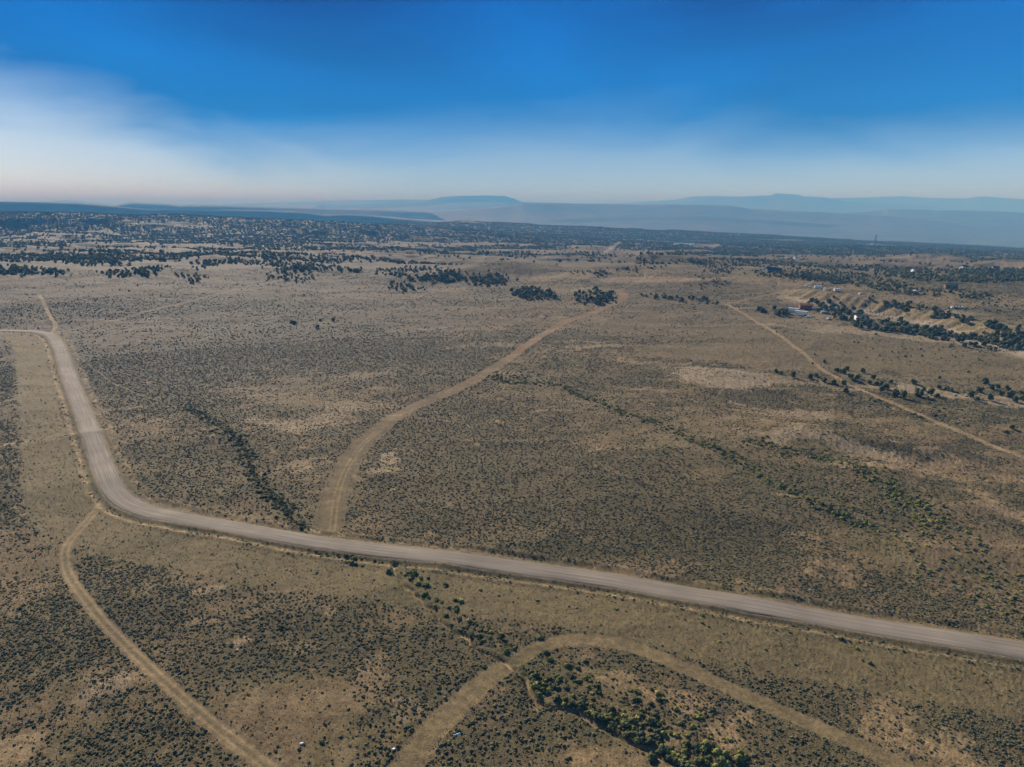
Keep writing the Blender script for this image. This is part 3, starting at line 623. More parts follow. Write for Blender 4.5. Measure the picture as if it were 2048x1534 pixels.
for i in range(5):
    v, f = juniper(450 + i, False); tv, tf = trunk_geo(550 + i); tf = tf[:12]
    jlow_m.append(mesh_np('juniper_shape', np.vstack([v, tv]), np.vstack([f, tf + len(v)]), [M_jun, M_bark], mat_idx=[0] * len(f) + [1] * len(tf)))

def scatter(name, meshes, P, Zs, scale, label=None):
    """one 'stuff' object: points that carry copies of a few low plant shapes"""
    n = len(P); me = bpy.data.meshes.new(name); me.vertices.add(n)
    me.vertices.foreach_set('co', np.column_stack([P, Zs]).astype(np.float32).ravel())
    a = me.attributes.new('psize', 'FLOAT', 'POINT'); a.data.foreach_set('value', scale.astype(np.float32))
    o = link(name, me, kind='stuff')
    if label: o['label'] = label
    c = bpy.data.collections.new(name + '_shapes')
    for i, m in enumerate(meshes): c.objects.link(bpy.data.objects.new(name + '_shape', m))
    g = bpy.data.node_groups.new(name, 'GeometryNodeTree')
    g.interface.new_socket('Geometry', in_out='INPUT', socket_type='NodeSocketGeometry'); g.interface.new_socket('Geometry', in_out='OUTPUT', socket_type='NodeSocketGeometry')
    gi = g.nodes.new('NodeGroupInput'); go = g.nodes.new('NodeGroupOutput'); ci = g.nodes.new('GeometryNodeCollectionInfo'); ci.inputs[0].default_value = c; ci.inputs[1].default_value = True
    ip = g.nodes.new('GeometryNodeInstanceOnPoints'); ip.inputs['Pick Instance'].default_value = True
    na = g.nodes.new('GeometryNodeInputNamedAttribute'); na.data_type = 'FLOAT'; na.inputs[0].default_value = 'psize'
    rv = g.nodes.new('FunctionNodeRandomValue'); rv.data_type = 'FLOAT'; rv.inputs[3].default_value = 6.283
    cx = g.nodes.new('ShaderNodeCombineXYZ'); ri = g.nodes.new('FunctionNodeRandomValue'); ri.data_type = 'INT'; ri.inputs[4].default_value = 0; ri.inputs[5].default_value = len(meshes) - 1; ri.inputs['Seed'].default_value = 3
    l = g.links.new
    l(gi.outputs[0], ip.inputs['Points']); l(ci.outputs[0], ip.inputs['Instance']); l(ri.outputs[2], ip.inputs['Instance Index'])
    l(rv.outputs[1], cx.inputs[2]); l(cx.outputs[0], ip.inputs['Rotation']); l(na.outputs[0], ip.inputs['Scale']); l(ip.outputs[0], go.inputs[0])
    md = o.modifiers.new('scatter', 'NODES'); md.node_group = g
    return o


def name_extremes(items, base_cat):
    """items: list of (object, px, py, size, short noun, place); the outstanding ones of each place get a label of their own"""
    by = {}
    for it in items: by.setdefault((it[4], it[5]), []).append(it)
    for key_ in list(by):
        L_ = by[key_]
        if len(L_) < 24: continue
        ys_ = np.array([t[2] for t in L_]); q1, q2 = np.quantile(ys_, [.33, .67]); del by[key_]
        for nm_, lo_, hi_ in (('far', -1e9, q1), ('middle', q1, q2), ('near', q2, 1e9)):
            row = sorted([t for t in L_ if lo_ <= t[2] < hi_], key=lambda t: t[1]); k3 = max(1, len(row) // 3)
            for w3, part_ in (('left', row[:k3]), ('centre', row[k3:2 * k3]), ('right', row[2 * k3:])):
                pl_ = key_[1] + ', ' + nm_ + ' ' + w3 + ' part'
                for t in part_: t[0]['label'] = key_[0] + ' ' + pl_; t[0]['group'] = key_[0] + ' ' + pl_
                if part_: by[(key_[0], pl_)] = list(part_)
    for (noun, place), L_ in by.items():
        left = list(L_)
        if len(left) < 2:
            if left: left[0][0]['label'] = 'single ' + noun + ' ' + place
            continue
        for word, key in (('leftmost', lambda t: t[1]), ('rightmost', lambda t: -t[1]), ('nearest', lambda t: -t[2]), ('farthest', lambda t: t[2]), ('largest', lambda t: -t[3]), ('smallest', lambda t: t[3]), ('second from left', lambda t: t[1]), ('second from right', lambda t: -t[1])):
            if not left: break
            it = min(left, key=key); left.remove(it); it[0]['label'] = word + ' ' + noun + ' ' + place

# ------------------------------------------------------------------ sagebrush
EXT = []
def polar(n, D0, D1, half=.86, power=2.0):
    a = rng.uniform(-half, half, n); a = np.arctan(np.tan(half) * a / half)
    D = (rng.uniform(0, 1, n) * (D1 ** power - D0 ** power) + D0 ** power) ** (1 / power)
    return D * np.sin(a), D * np.cos(a), D
def inside(x, y, z, m=60):
    px, py = project(x, y, z); return (px > -m) & (px < 2048 + m) & (py < 1534 + m)
def clearance(x, y):
    bad = np.zeros(x.shape, bool)
    for T, hw, stg, cc_ in TR:
        d, sg, t = T.dist(x, y, 12); bad |= (d < tw(T, hw, t) * .95 + .2)
    d, sg, t = W1.dist(x, y, 6); bad |= d < .8
    return bad
SP_, SZ_, SS_ = [], [], []
for (n, D0, D1, smn, smx) in ((150000, 95, 235, .12, .50), (300000, 235, 560, .20, .56), (110000, 560, 1000, .40, .85)):
    x, y, D = polar(n, D0, D1)
    _, s, br, tone, rd, rsg, rt, band, *_r = fields(x, y)
    p = sst(.05, .85, s); p = p ** 1.3 * .94 + .06
    p = np.where(rd < 30, np.where(rsg > 0, np.minimum(p, .03 + p * (1 - band)), p * sst(7, 11, rd)), p)
    p = np.where(rd < 5, 0, p)
    p = np.where((rd < 9.5) & (rd > 5.6), np.maximum(p, .32 * (fbm(x, y, 12, 2, 170) > -.05)), p)
    ok = (rng.uniform(0, 1, n) < p) & ~clearance(x, y)
    x, y, s = x[ok], y[ok], s[ok]; z = H(x, y)
    q = inside(x, y, z); x, y, z, s = x[q], y[q], z[q], s[q]
    SP_.append(np.column_stack([x, y])); SZ_.append(z)
    SS_.append(rng.uniform(0, 1, len(x)) ** 2.2 * (smx - smn) + smn)
SPt = np.vstack(SP_); SZt = np.concatenate(SZ_) - .08; SSt = np.concatenate(SS_) * 1.0
px, py = project(SPt[:, 0], SPt[:, 1], SZt)
vis = (px > 20) & (px < 2028) & (py < 1520)
rank = np.where(vis, SSt / np.hypot(SPt[:, 0], SPt[:, 1]), 0); top = np.argsort(-rank)[:270]
keep = np.ones(len(SPt), bool); keep[top] = False
scatter('sagebrush_cover', sage_m, SPt[keep], SZt[keep], SSt[keep], 'low grey green sagebrush covering the open plain')
def where_txt(px, py):
    if px < 560: return 'beside the narrow dirt track at lower left' if abs(px - (140 + (py - 1150) * 1.05)) < 110 else 'on the brushy slope in the lower left corner'
    if px < 900: return 'on the flat at lower centre between the tracks'
    if px < 1400: return 'near the pale gully at lower centre'
    return 'below the grassy road verge at lower right'
for i in top:
    wt = where_txt(px[i], py[i]).replace(' between the tracks', '')
    o = link('sagebrush', sage_m[i % len(sage_m)], None, (SPt[i, 0], SPt[i, 1], SZt[i]), float(rng.uniform(0, 6.28)), label='large grey green sagebrush ' + wt, category='shrub', group='sagebrush ' + wt); o.scale = (SSt[i] * 1.15,) * 3
    EXT.append((o, px[i], py[i], SSt[i], 'grey green sagebrush', wt))

M_tuft = leafmat('grass_tuft', (.10, .090, .045), (.19, .155, .080), (.26, .205, .11))
tuft_m = [clump_mesh('tuft_shape', M_tuft, 600 + i, lobes=2, leaves=8, hgt=1.0, leaf=.34) for i in range(4)]
TPx, TPs = [], []
for n, D0, D1, a_, b_ in ((110000, 95, 230, .06, .22), (120000, 230, 420, .10, .27)):
    x, y, D = polar(n, D0, D1); den = .55 + .9 * fbm(x, y, 7, 3, 180) + .4 * fbm(x, y, 40, 2, 181)
    rd_, sg_r, t_r = road.dist(x, y, 10); ok = (rng.uniform(0, 1, n) < den) & (rd_ > 4.4)
    for T, hw in ((T1, 1.75), (T4, 1.7), (T3, 3.6), (T2, 2.2)): ok &= T.dist(x, y, 8)[0] > hw * .9
    x, y = x[ok], y[ok]; z = H(x, y); q = inside(x, y, z); TPx.append(np.column_stack([x[q], y[q], z[q]])); TPs.append(rng.uniform(0, 1, q.sum()) ** 1.8 * (b_ - a_) + a_)
TPx = np.vstack(TPx); scatter('dry_grass_tufts', tuft_m, TPx[:, :2], TPx[:, 2] - .03, np.concatenate(TPs), 'small dry grass tufts scattered between the sagebrush')

# ------------------------------------------------------------------ rabbitbrush and greasewood along the washes
def along(T, n, spread, side=0, t0=0., t1=1.):
    c = np.concatenate([T.cum, [T.cum[-1] + T.len[-1]]]); s = rng.uniform(t0, t1, n) * c[-1]
    x = np.interp(s, c, T.p[:, 0]); y = np.interp(s, c, T.p[:, 1])
    e = 1.0; x2 = np.interp(s + e, c, T.p[:, 0]); y2 = np.interp(s + e, c, T.p[:, 1]); dx = x2 - x; dy = y2 - y; l = np.hypot(dx, dy) + 1e-6
    o = rng.normal(0, spread, n) if side == 0 else np.abs(rng.normal(0, spread, n)) * side
    return x + dy / l * o, y - dx / l * o
def pxpoly(n, poly):
    poly = np.array(poly, float).reshape(-1, 2); lo = poly.min(0); hi = poly.max(0); out = []
    while len(out) < n:
        p = rng.uniform(lo, hi, (n * 3, 2)); ins = np.zeros(len(p), bool); j = len(poly) - 1
        for i in range(len(poly)):
            c_ = ((poly[i, 1] > p[:, 1]) != (poly[j, 1] > p[:, 1])) & (p[:, 0] < (poly[j, 0] - poly[i, 0]) * (p[:, 1] - poly[i, 1]) / (poly[j, 1] - poly[i, 1] + 1e-9) + poly[i, 0]); ins ^= c_; j = i
        out += list(p[ins])
    return np.array(out[:n])
def ground_at(pp):
    w = unproj(pp[:, 0], pp[:, 1], H, n=700); return w[:, 0], w[:, 1]
BX, BY, BS, BK, BG = [], [], [], [], []     # bushes: kind 0 rabbitbrush (yellow green), 1 greasewood (dark green)
def bushes(x, y, smn, smx, pk, grp, skip_tracks=True):
    ok = np.ones(len(x), bool)
    if skip_tracks: ok = ~clearance(x, y)
    d, sg, t = road.dist(x, y, 10); ok &= d > 5
    x, y = x[ok], y[ok]; n = len(x)
    BX.append(x); BY.append(y); BS.append(rng.uniform(0, 1, n) ** 1.5 * (smx - smn) + smn); BK.append((rng.uniform(0, 1, n) > pk).astype(int)); BG.append(np.full(n, grp))
bushes(*ground_at(pxpoly(60, [780,1135, 900,1165, 960,1250, 1060,1295, 1010,1320, 930,1265, 880,1225, 800,1170])), .5, 1.05, .55, 0)
bushes(*ground_at(pxpoly(30, [600,1097, 720,1112, 830,1135, 870,1160, 790,1150, 690,1125])), .5, 1.15, .3, 1)
bushes(*along(W1, 170, 7.0, -1, .47, .95), .32, .95, .5, 2)
bushes(*along(W1, 60, 2.0, -1, .5, .95), .7, 1.25, .25, 2)
bushes(*ground_at(pxpoly(90, [1060,1345, 1130,1330, 1290,1370, 1420,1440, 1540,1520, 1560,1545, 1330,1550, 1230,1465, 1130,1400, 1070,1375])), .3, 1.0, .6, 2)
bushes(*ground_at(pxpoly(60, [1180,1410, 1300,1420, 1480,1520, 1460,1560, 1330,1545, 1240,1465])), .6, 1.35, .35, 2)
bushes(*ground_at(pxpoly(26, [920,1170, 1500,1230, 2000,1340, 1990,1370, 1500,1290, 1150,1255])), .35, .7, .7, 3)
bushes(*along(W2, 300, 2.6, t0=.12), .4, .95, .2, 4)
bushes(*ground_at(pxpoly(90, [500,930, 560,985, 620,1030, 600,1050, 545,1020, 500,960])), .35, .85, .2, 4)
bushes(*along(W3, 460, 2.4), .45, 1.05, .85, 5)
bushes(*along(W4, 240, 3.5), .45, 1.0, .8, 6)
bushes(*ground_at(pxpoly(420, [1500,880, 1720,930, 1900,1000, 2048,1150, 2048,1280, 1900,1180, 1700,1040, 1540,960])), .35, .8, .6, 6)
bushes(*ground_at(pxpoly(80, [950,740, 1060,745, 1110,770, 1000,765])), .5, 1.0, .5, 5)
bushes(*ground_at(pxpoly(60, [1930,780, 1700,790, 1560,745, 1640,770, 1800,830, 2048,880])), .6, 1.2, .1, 7)
bushes(*ground_at(pxpoly(18, [30,1180, 700,1200, 700,1500, 80,1500])), .4, .8, .5, 8)
bx, by, bs, bk, bgp = map(np.concatenate, (BX, BY, BS, BK, BG)); bz = H(bx, by) - .08
px, py = project(bx, by, bz); vis = (px > 8) & (px < 2040) & (py < 1527)
glab = {0: ('along the upper gully below the road', 'bushes along the upper gully'), 1: ('in the near ditch of the gravel road', 'bushes in the roadside ditch'), 2: ('in the gully thicket at the bottom', 'bushes in the gully thicket'),
        3: ('on the grassy verge below the road', 'bushes on the grassy verge'), 4: ('in the left gully above the road', 'bushes along the left gully'), 5: ('in the shrub line across the plain', 'bushes in the middle shrub line'),
        6: ('in the scrub at the right of the plain', 'bushes in the right hand scrub'), 7: ('beside the right hand dirt road', 'bushes by the right dirt road'), 8: ('among the sagebrush at lower left', 'bushes among the lower left sagebrush')}
for kind, nm, ms, desc, cat in ((0, 'rabbitbrush', rab_m, 'rounded yellow green rabbitbrush ', 'bush'), (1, 'greasewood', gre_m, 'rounded dark green greasewood ', 'bush')):
    sel = np.where(bk == kind)[0]; rk = np.where(vis[sel], bs[sel] / np.hypot(bx[sel], by[sel]), 0); order = sel[np.argsort(-rk)]; tp = order[:230]; rest = order[230:]
    for i in tp:
        lab, grp = glab[int(bgp[i])]
        o = link(nm, ms[i % len(ms)], None, (bx[i], by[i], bz[i]), float(rng.uniform(0, 6.28)), label=desc + lab, category=cat, group=nm + ' ' + grp); o.scale = (bs[i], bs[i], bs[i] * float(rng.uniform(.85, 1.15)))
        EXT.append((o, px[i], py[i], bs[i], ('yellow green rabbitbrush' if kind == 0 else 'dark greasewood'), lab))
    if len(rest): scatter(nm + '_scrub', ms, np.column_stack([bx[rest], by[rest]]), bz[rest], bs[rest], ('yellow green rabbitbrush' if kind == 0 else 'dark green greasewood') + ' scrub farther off along the washes')

# ------------------------------------------------------------------ junipers
JP = []      # px, py of the foot, crown radius m, group
def jl(g, *v, r=(1.5, 2.3)):
    for i in range(0, len(v), 2): JP.append((v[i], v[i + 1], random.uniform(*r), g))
jl(0, 1674,743, 1683,746, 1688,748, 1694,740, 1700,757, 1708,762, 1716,757, 1725,746, 1739,768, 1747,757, 1753,770, 1764,770, 1763,783, 1770,778, 1782,766, 1791,786, 1791,793, 1806,797, 1827,768, 1833,785, 1838,794, 1846,780, 1862,790, 1873,796, 1877,777, 1893,780, 1900,783, r=(1.5, 2.5))
jl(1, 1941,795, 1953,801, 1960,785, 1971,767, 1981,778, 1979,801, 1995,776, 2003,791, 2015,780, 2020,795, 2030,804, 2042,788, 2046,800, r=(1.5, 2.6))
jl(2, 1553,746, 1562,749, 1586,755, 1620,757, 1632,753, 1648,764, 1667,768, 1688,771, 1692,786, r=(1.3, 2.1))
jl(3, 1629,710, 1648,725, 1625,728, 1811,714, 1879,757, 1960,705, 2024,858, 2030,862, 1900,695, 1752,670, r=(1.0, 1.6))
jl(4, 583,646, 589,649, 641,642, 667,643, 635,656, r=(1.3, 2.3))
jl(5, 1552,630, 1556,632, 1560,627, 1566,631, 1572,632, 1567,624, 1577,629, 1571,627, 1548,620, 1518,623, 1524,625, 1530,626, r=(2.0, 3.2))
JUN_POLY = [  # (group, n, poly, rmin, rmax)
 (6, 60, [1620,606, 1645,602, 1680,612, 1720,628, 1760,655, 1720,655, 1660,632, 1625,618], 1.8, 3.0),
 (7, 150, [1690,640, 1760,640, 1850,655, 1950,672, 2060,672, 2060,692, 1960,690, 1850,678, 1760,664, 1700,655], 1.6, 2.9),
 (8, 75, [1725,597, 1800,607, 1862,618, 1920,634, 1965,650, 2060,676, 2060,684, 1955,657, 1860,628, 1790,614, 1724,602], 1.6, 2.7),
 (9, 26, [1900,690, 1960,692, 2060,688, 2060,702, 1960,700], 1.4, 2.5),
 (10, 90, [1025,582, 1050,576, 1100,580, 1105,596, 1075,602, 1035,596], 1.6, 2.8),
 (11, 70, [1140,583, 1185,578, 1225,588, 1232,600, 1205,614, 1170,608, 1150,597], 1.6, 2.8),
 (12, 34, [1285,590, 1340,587, 1400,597, 1440,606, 1430,612, 1380,604, 1300,598], 1.4, 2.5),
 (13, 40, [778,572, 800,563, 830,570, 850,580, 820,585, 785,580], 1.8, 3.0),
 (14, 210, [750,540, 830,533, 920,540, 925,560, 870,568, 830,560, 760,550], 1.8, 3.2),
 (15, 110, [925,555, 1000,548, 1020,560, 1000,572, 945,572], 1.8, 3.0),
 (16, 150, [-20,530, 60,534, 140,545, 140,550, 60,550, -20,548], 2.0, 3.4),
 (17, 90, [200,544, 260,540, 330,533, 335,540, 290,552, 220,552], 2.0, 3.4),
 (18, 260, [80,520, 200,508, 300,515, 320,520, 240,524, 270,530, 180,532, 110,524], 2.0, 3.4),
 (19, 330, [390,522, 480,520, 600,526, 720,538, 720,545, 640,540, 560,545, 540,532, 440,528, 400,540], 2.0, 3.2),
 (20, 30, [360,548, 400,550, 410,562, 380,565], 1.8, 2.8),
 (21, 60, [520,545, 600,543, 660,552, 600,565, 540,560], 1.6, 2.6),
 (22, 60, [1140,545, 1260,535, 1340,526, 1380,522, 1350,532, 1260,545, 1190,556], 1.6, 2.8),
 (23, 110, [1375,520, 1440,518, 1540,528, 1560,540, 1500,535, 1440,530, 1380,528], 1.8, 3.0),
 (24, 60, [1400,530, 1470,535, 1465,550, 1420,545], 1.6, 2.6),
 (25, 140, [1500,540, 1560,542, 1640,552, 1700,565, 1690,572, 1600,558, 1520,552], 1.6, 2.8),
 (26, 260, [1560,530, 1700,545, 1800,565, 1860,590, 1800,590, 1700,568, 1600,550], 1.7, 3.0),
 (27, 420, [1800,540, 1900,545, 2060,548, 2060,562, 1960,566, 1850,562, 1740,550], 1.8, 3.2),
 (28, 240, [1480,520, 1640,528, 1800,535, 1830,548, 1700,540, 1560,532], 1.8, 3.0),
 (29, 60, [1840,575, 1900,580, 2000,592, 1960,600, 1880,592], 1.5, 2.5),
 (30, 40, [1900,615, 2048,640, 2048,620, 1960,600], 1.0, 1.8),
 (31, 30, [1380,545, 1440,555, 1460,575, 1400,575], 1.2, 2.0),
 (32, 40, [1250,600, 1500,640, 1600,700, 1950,760, 2000,700, 1700,670], .7, 1.3),
 (33, 40, [0,560, 400,560, 900,570, 1200,620, 1000,640, 300,600], .8, 1.6),
]
jx = [], []
A = [(p[0], p[1], p[2], p[3]) for p in JP]
for g, n, poly, r0, r1 in JUN_POLY:
    pp = pxpoly(n, poly); A += [(a, b_, random.uniform(r0, r1), g) for a, b_ in pp] if g < 13 else [(a, b_, random.uniform(r0, r1) * .8, g) for a, b_ in pp]
A = np.array(A); w = unproj(A[:, 0], A[:, 1], H, n=450); jx_, jy_ = w[:, 0].copy(), w[:, 1].copy(); nj = len(JP); jj = np.hypot(jx_[nj:], jy_[nj:]) * .004
jx_[nj:] += rng.normal(0, 1, len(jj)) * jj * 1.5; jy_[nj:] += rng.normal(0, 1, len(jj)) * jj * 1.5
# mid-distance belts laid out on the ground itself
def belts(n, D0, D1, thr, sd_, g):
    x, y, D = polar(n, D0, D1, .86); f = fbm(x * .55, y * 1.25, 260, 4, 120) + .25 * fbm(x, y, 40, 2, 121) + .40 * sst(2000, 2800, D) + .1 * sst(.1, -.4, np.arctan2(x, y)) - .42 * sst(.10, .38, fbm(x * .5 + 900, y * 1.6, 210, 4, 131))
    ok = rng.uniform(0, 1, n) < sst(thr, thr + .25, f) * .95 + .03
    for cx_, cy_ in pads: ok &= np.hypot(x - cx_, (y - cy_) * 1.2) > 90
    d9 = T9.dist(x, y, 20)[0]; ok &= d9 > 11
    return x[ok], y[ok]
x1, y1 = belts(34000, 1150, 2000, -.04, 1, 40); x2, y2 = belts(190000, 2000, 4500, -.14, 1, 41)
jr = A[:, 2]; jg = A[:, 3].astype(int); jz = H(jx_, jy_) - .1
px, py = project(jx_, jy_, jz); vis = (px > 8) & (px < 2040)
rk = np.where(vis, jr / np.hypot(jx_, jy_), 0); order = np.argsort(-rk); tp = order[:290]; rest = order[290:]
jtxt = {0: 'in the grove behind the right hand dirt road', 1: 'in the clump at the right edge', 2: 'in the row crossing the right hand dirt road', 3: 'alone on the right grassy slope', 4: 'alone on the left open plain',
        5: 'beside the white trailers on the right', 6: 'in the grove by the red barn', 7: 'in the belt below the eroded bank', 8: 'along the crest of the eroded bank', 9: 'before the belt at the right edge',
        10: 'in the small wood at the far end of the plain', 11: 'in the wood where the reddish track ends', 12: 'in the low row left of the dirt road junction', 13: 'in the clump left of the bare hill', 14: 'in the wood left of the bare hill', 15: 'at the foot of the bare hill'}
done = {}
for i in tp:
    g_ = int(jg[i]); d_ = jtxt.get(g_, 'on the distant wooded rise'); v = jun_v[i % 5]; sc_ = float(jr[i]); big = rk[i] > .0045
    props = dict(label='round dark juniper ' + d_, category='tree', group='junipers ' + d_); hz = sc_ * float(rng.uniform(.9, 1.2))
    if big:
        o = link('juniper', None, None, (jx_[i], jy_[i], jz[i]), float(rng.uniform(0, 6.28)), **props); link('crown', v[0], o); link('trunk', v[1], o)
    else: o = link('juniper', v[2], None, (jx_[i], jy_[i], jz[i]), float(rng.uniform(0, 6.28)), **props)
    o.scale = (sc_, sc_, hz); EXT.append((o, px[i], py[i], sc_, 'juniper', d_))
name_extremes(EXT, '')
fx = np.concatenate([jx_[rest], x1, x2]); fy = np.concatenate([jy_[rest], y1, y2]); fr = np.concatenate([jr[rest], rng.uniform(1.7, 3.2, len(x1)), rng.uniform(1.8, 3.3, len(x2))])
fz = H(fx, fy) - .3; q = inside(fx, fy, fz, 120)
scatter('juniper_woodland', jlow_m, np.column_stack([fx, fy])[q], fz[q], fr[q], 'dark juniper woodland spread over the distant ridges')

# ------------------------------------------------------------------ far mesas and mountains
def hillmat(name, c1, c2):
    m, t, b = nodes_of(name); tc_ = nd(t, 'ShaderNodeTexCoord'); n = nd(t, 'ShaderNodeTexNoise'); n.inputs['Scale'].default_value = .004; n.inputs['Detail'].default_value = 8
    mp_ = nd(t, 'ShaderNodeMapping'); mp_.inputs['Scale'].default_value = (1, 1, 4); t.links.new(tc_.outputs['Object'], mp_.inputs[0]); t.links.new(mp_.outputs[0], n.inputs['Vector'])
    t.links.new(mixc(t, mth(t, 'MULTIPLY', mth(t, 'SUBTRACT', n.outputs[0], .38), 4, clamp=True), c1, c2), b.inputs['Base Color']); return m
M_plat = hillmat('wooded_plateau', (.050, .058, .040), (.13, .11, .08)); M_mesa = hillmat('mesa_rock', (.040, .046, .042), (.095, .085, .070))
def ridge(name, D, pts, front, back, mat, base=-245, rough=8, cliff=.0, seed=0, step=3.0):
    pts = np.array(pts, float).reshape(-1, 2); xs = np.arange(pts[0, 0], pts[-1, 0] + 1, step); ys = np.interp(xs, pts[:, 0], pts[:, 1])
    a, t_ = pdir(xs, ys); zc = CAMZ + D * t_; n = len(xs)
    arc = a * D; zc = zc + fbm(arc, arc * 0 + seed * 31.7, 900, 4, 200 + seed) * rough
    gul = fbm(arc, arc * 0 + 77 + seed, 1400, 3, 210 + seed)
    prof = [(-1.0, 0.0), (-.8, .08), (-.6, .22), (-.42, .38), (-.25, .56), (-.12, .74), (-.05, .80 + .12 * cliff), (0, 1.0), (.15, 1.01), (.5, .97), (1.0, 0.0)]
    Vs = []
    tap = np.ones(n)
    if pts[0, 0] > -100: tap = tap * sst(pts[0, 0], pts[0, 0] + 90, xs)
    if pts[-1, 0] < 2050: tap = tap * sst(pts[-1, 0], pts[-1, 0] - 110, xs)
    zc = base + (zc - base) * tap
    for k_, (u, h) in enumerate(prof):
        sp = front if u < 0 else back
        DD_ = D + u * sp * (1 + .35 * gul * (u < 0))
        hh = base + (zc - base) * (h if u != .15 else 1.0) * (1 + .10 * gul * (0 > u > -1))
        if 0 < u < 1: hh = np.minimum(hh, zc - 3)
        Vs.append(np.stack([np.sin(a) * DD_, np.cos(a) * DD_, np.minimum(hh, zc + (0 if u == 0 else -1))], 1))
    V = np.vstack(Vs); m = len(prof); q = (np.arange(m - 1)[:, None] * n + np.arange(n - 1)[None]); Q = np.stack([q, q + 1, q + n + 1, q + n], -1).reshape(-1, 4)
    return link(name, mesh_np(name, V, Q, [mat], None, True), kind='structure')
ridge('plateau', 6000, [-500,402, 0,403, 60,404, 150,406, 230,412, 300,419, 350,419, 410,421, 450,419, 520,420, 560,422, 600,423, 650,430, 690,428.5, 740,431, 800,437, 850,441, 930,446, 1000,452, 1060,462], 900, 1500, M_plat, -240, 5, 1, 1)
ridge('mesa', 8500, [60,420, 140,415, 230,412, 248,407, 262,404.5, 330,407, 365,411, 376,409.5, 480,412, 600,415, 700,418, 800,421, 900,426, 960,432], 1500, 1800, M_mesa, -245, 6, 1, 2)
ridge('mesa', 10200, [620,419, 680,418, 731,415, 790,419, 834,421.5, 885,421, 960,416, 1022,411, 1046,404.5, 1120,406, 1261,409, 1380,409.5, 1461,411, 1502,418, 1570,421, 1655,425, 1760,431, 1860,440, 1950,452, 2080,466, 2120,468], 2800, 1700, M_mesa, -248, 5, 1, 3)
ridge('mesa', 9200, [1010,450, 1060,443, 1150,437, 1260,433, 1400,432, 1520,438, 1640,447, 1760,458], 1400, 900, M_mesa, -246, 5, 0, 7)
ridge('mesa', 12000, [1480,446, 1600,432, 1673,427, 1740,423, 1768,421, 1777,418, 1857,419, 1867,421, 1929,421, 2000,423, 2048,425, 2300,428, 2600,430], 3600, 2000, M_mesa, -250, 6, 1, 4)
ridge('mountain', 17000, [560,412, 620,408, 700,409, 760,408, 820,406, 844,403, 862,399, 885,394, 926,391.5, 975,391, 1008,392, 1025,397, 1045,404, 1120,408, 1200,412], 2500, 2500, M_mesa, -250, 10, 0, 5)
ridge('mountain', 18500, [1180,412, 1300,409, 1348,407, 1382,402.5, 1450,395.5, 1495,392.5, 1540,391, 1550,387, 1594,389, 1608,393, 1649,395, 1690,402, 1740,408, 1850,413, 1980,418], 3500, 2500, M_mesa, -250, 10, 0, 6)
ridge('mountain', 21500, [-300,405, 60,404, 103,402.5, 135,400.5, 239,409, 420,409, 520,406, 600,403.5, 680,401, 830,399, 960,402, 1100,407, 1240,406, 1348,400, 1382,393.5, 1433,392, 1500,395, 1655,397, 1740,395, 1809,392.5, 1860,396, 1929,397, 1963,393, 1998,395, 2048,399, 2300,401, 2600,405], 4000, 3000, M_mesa, -255, 14, 0, 8)

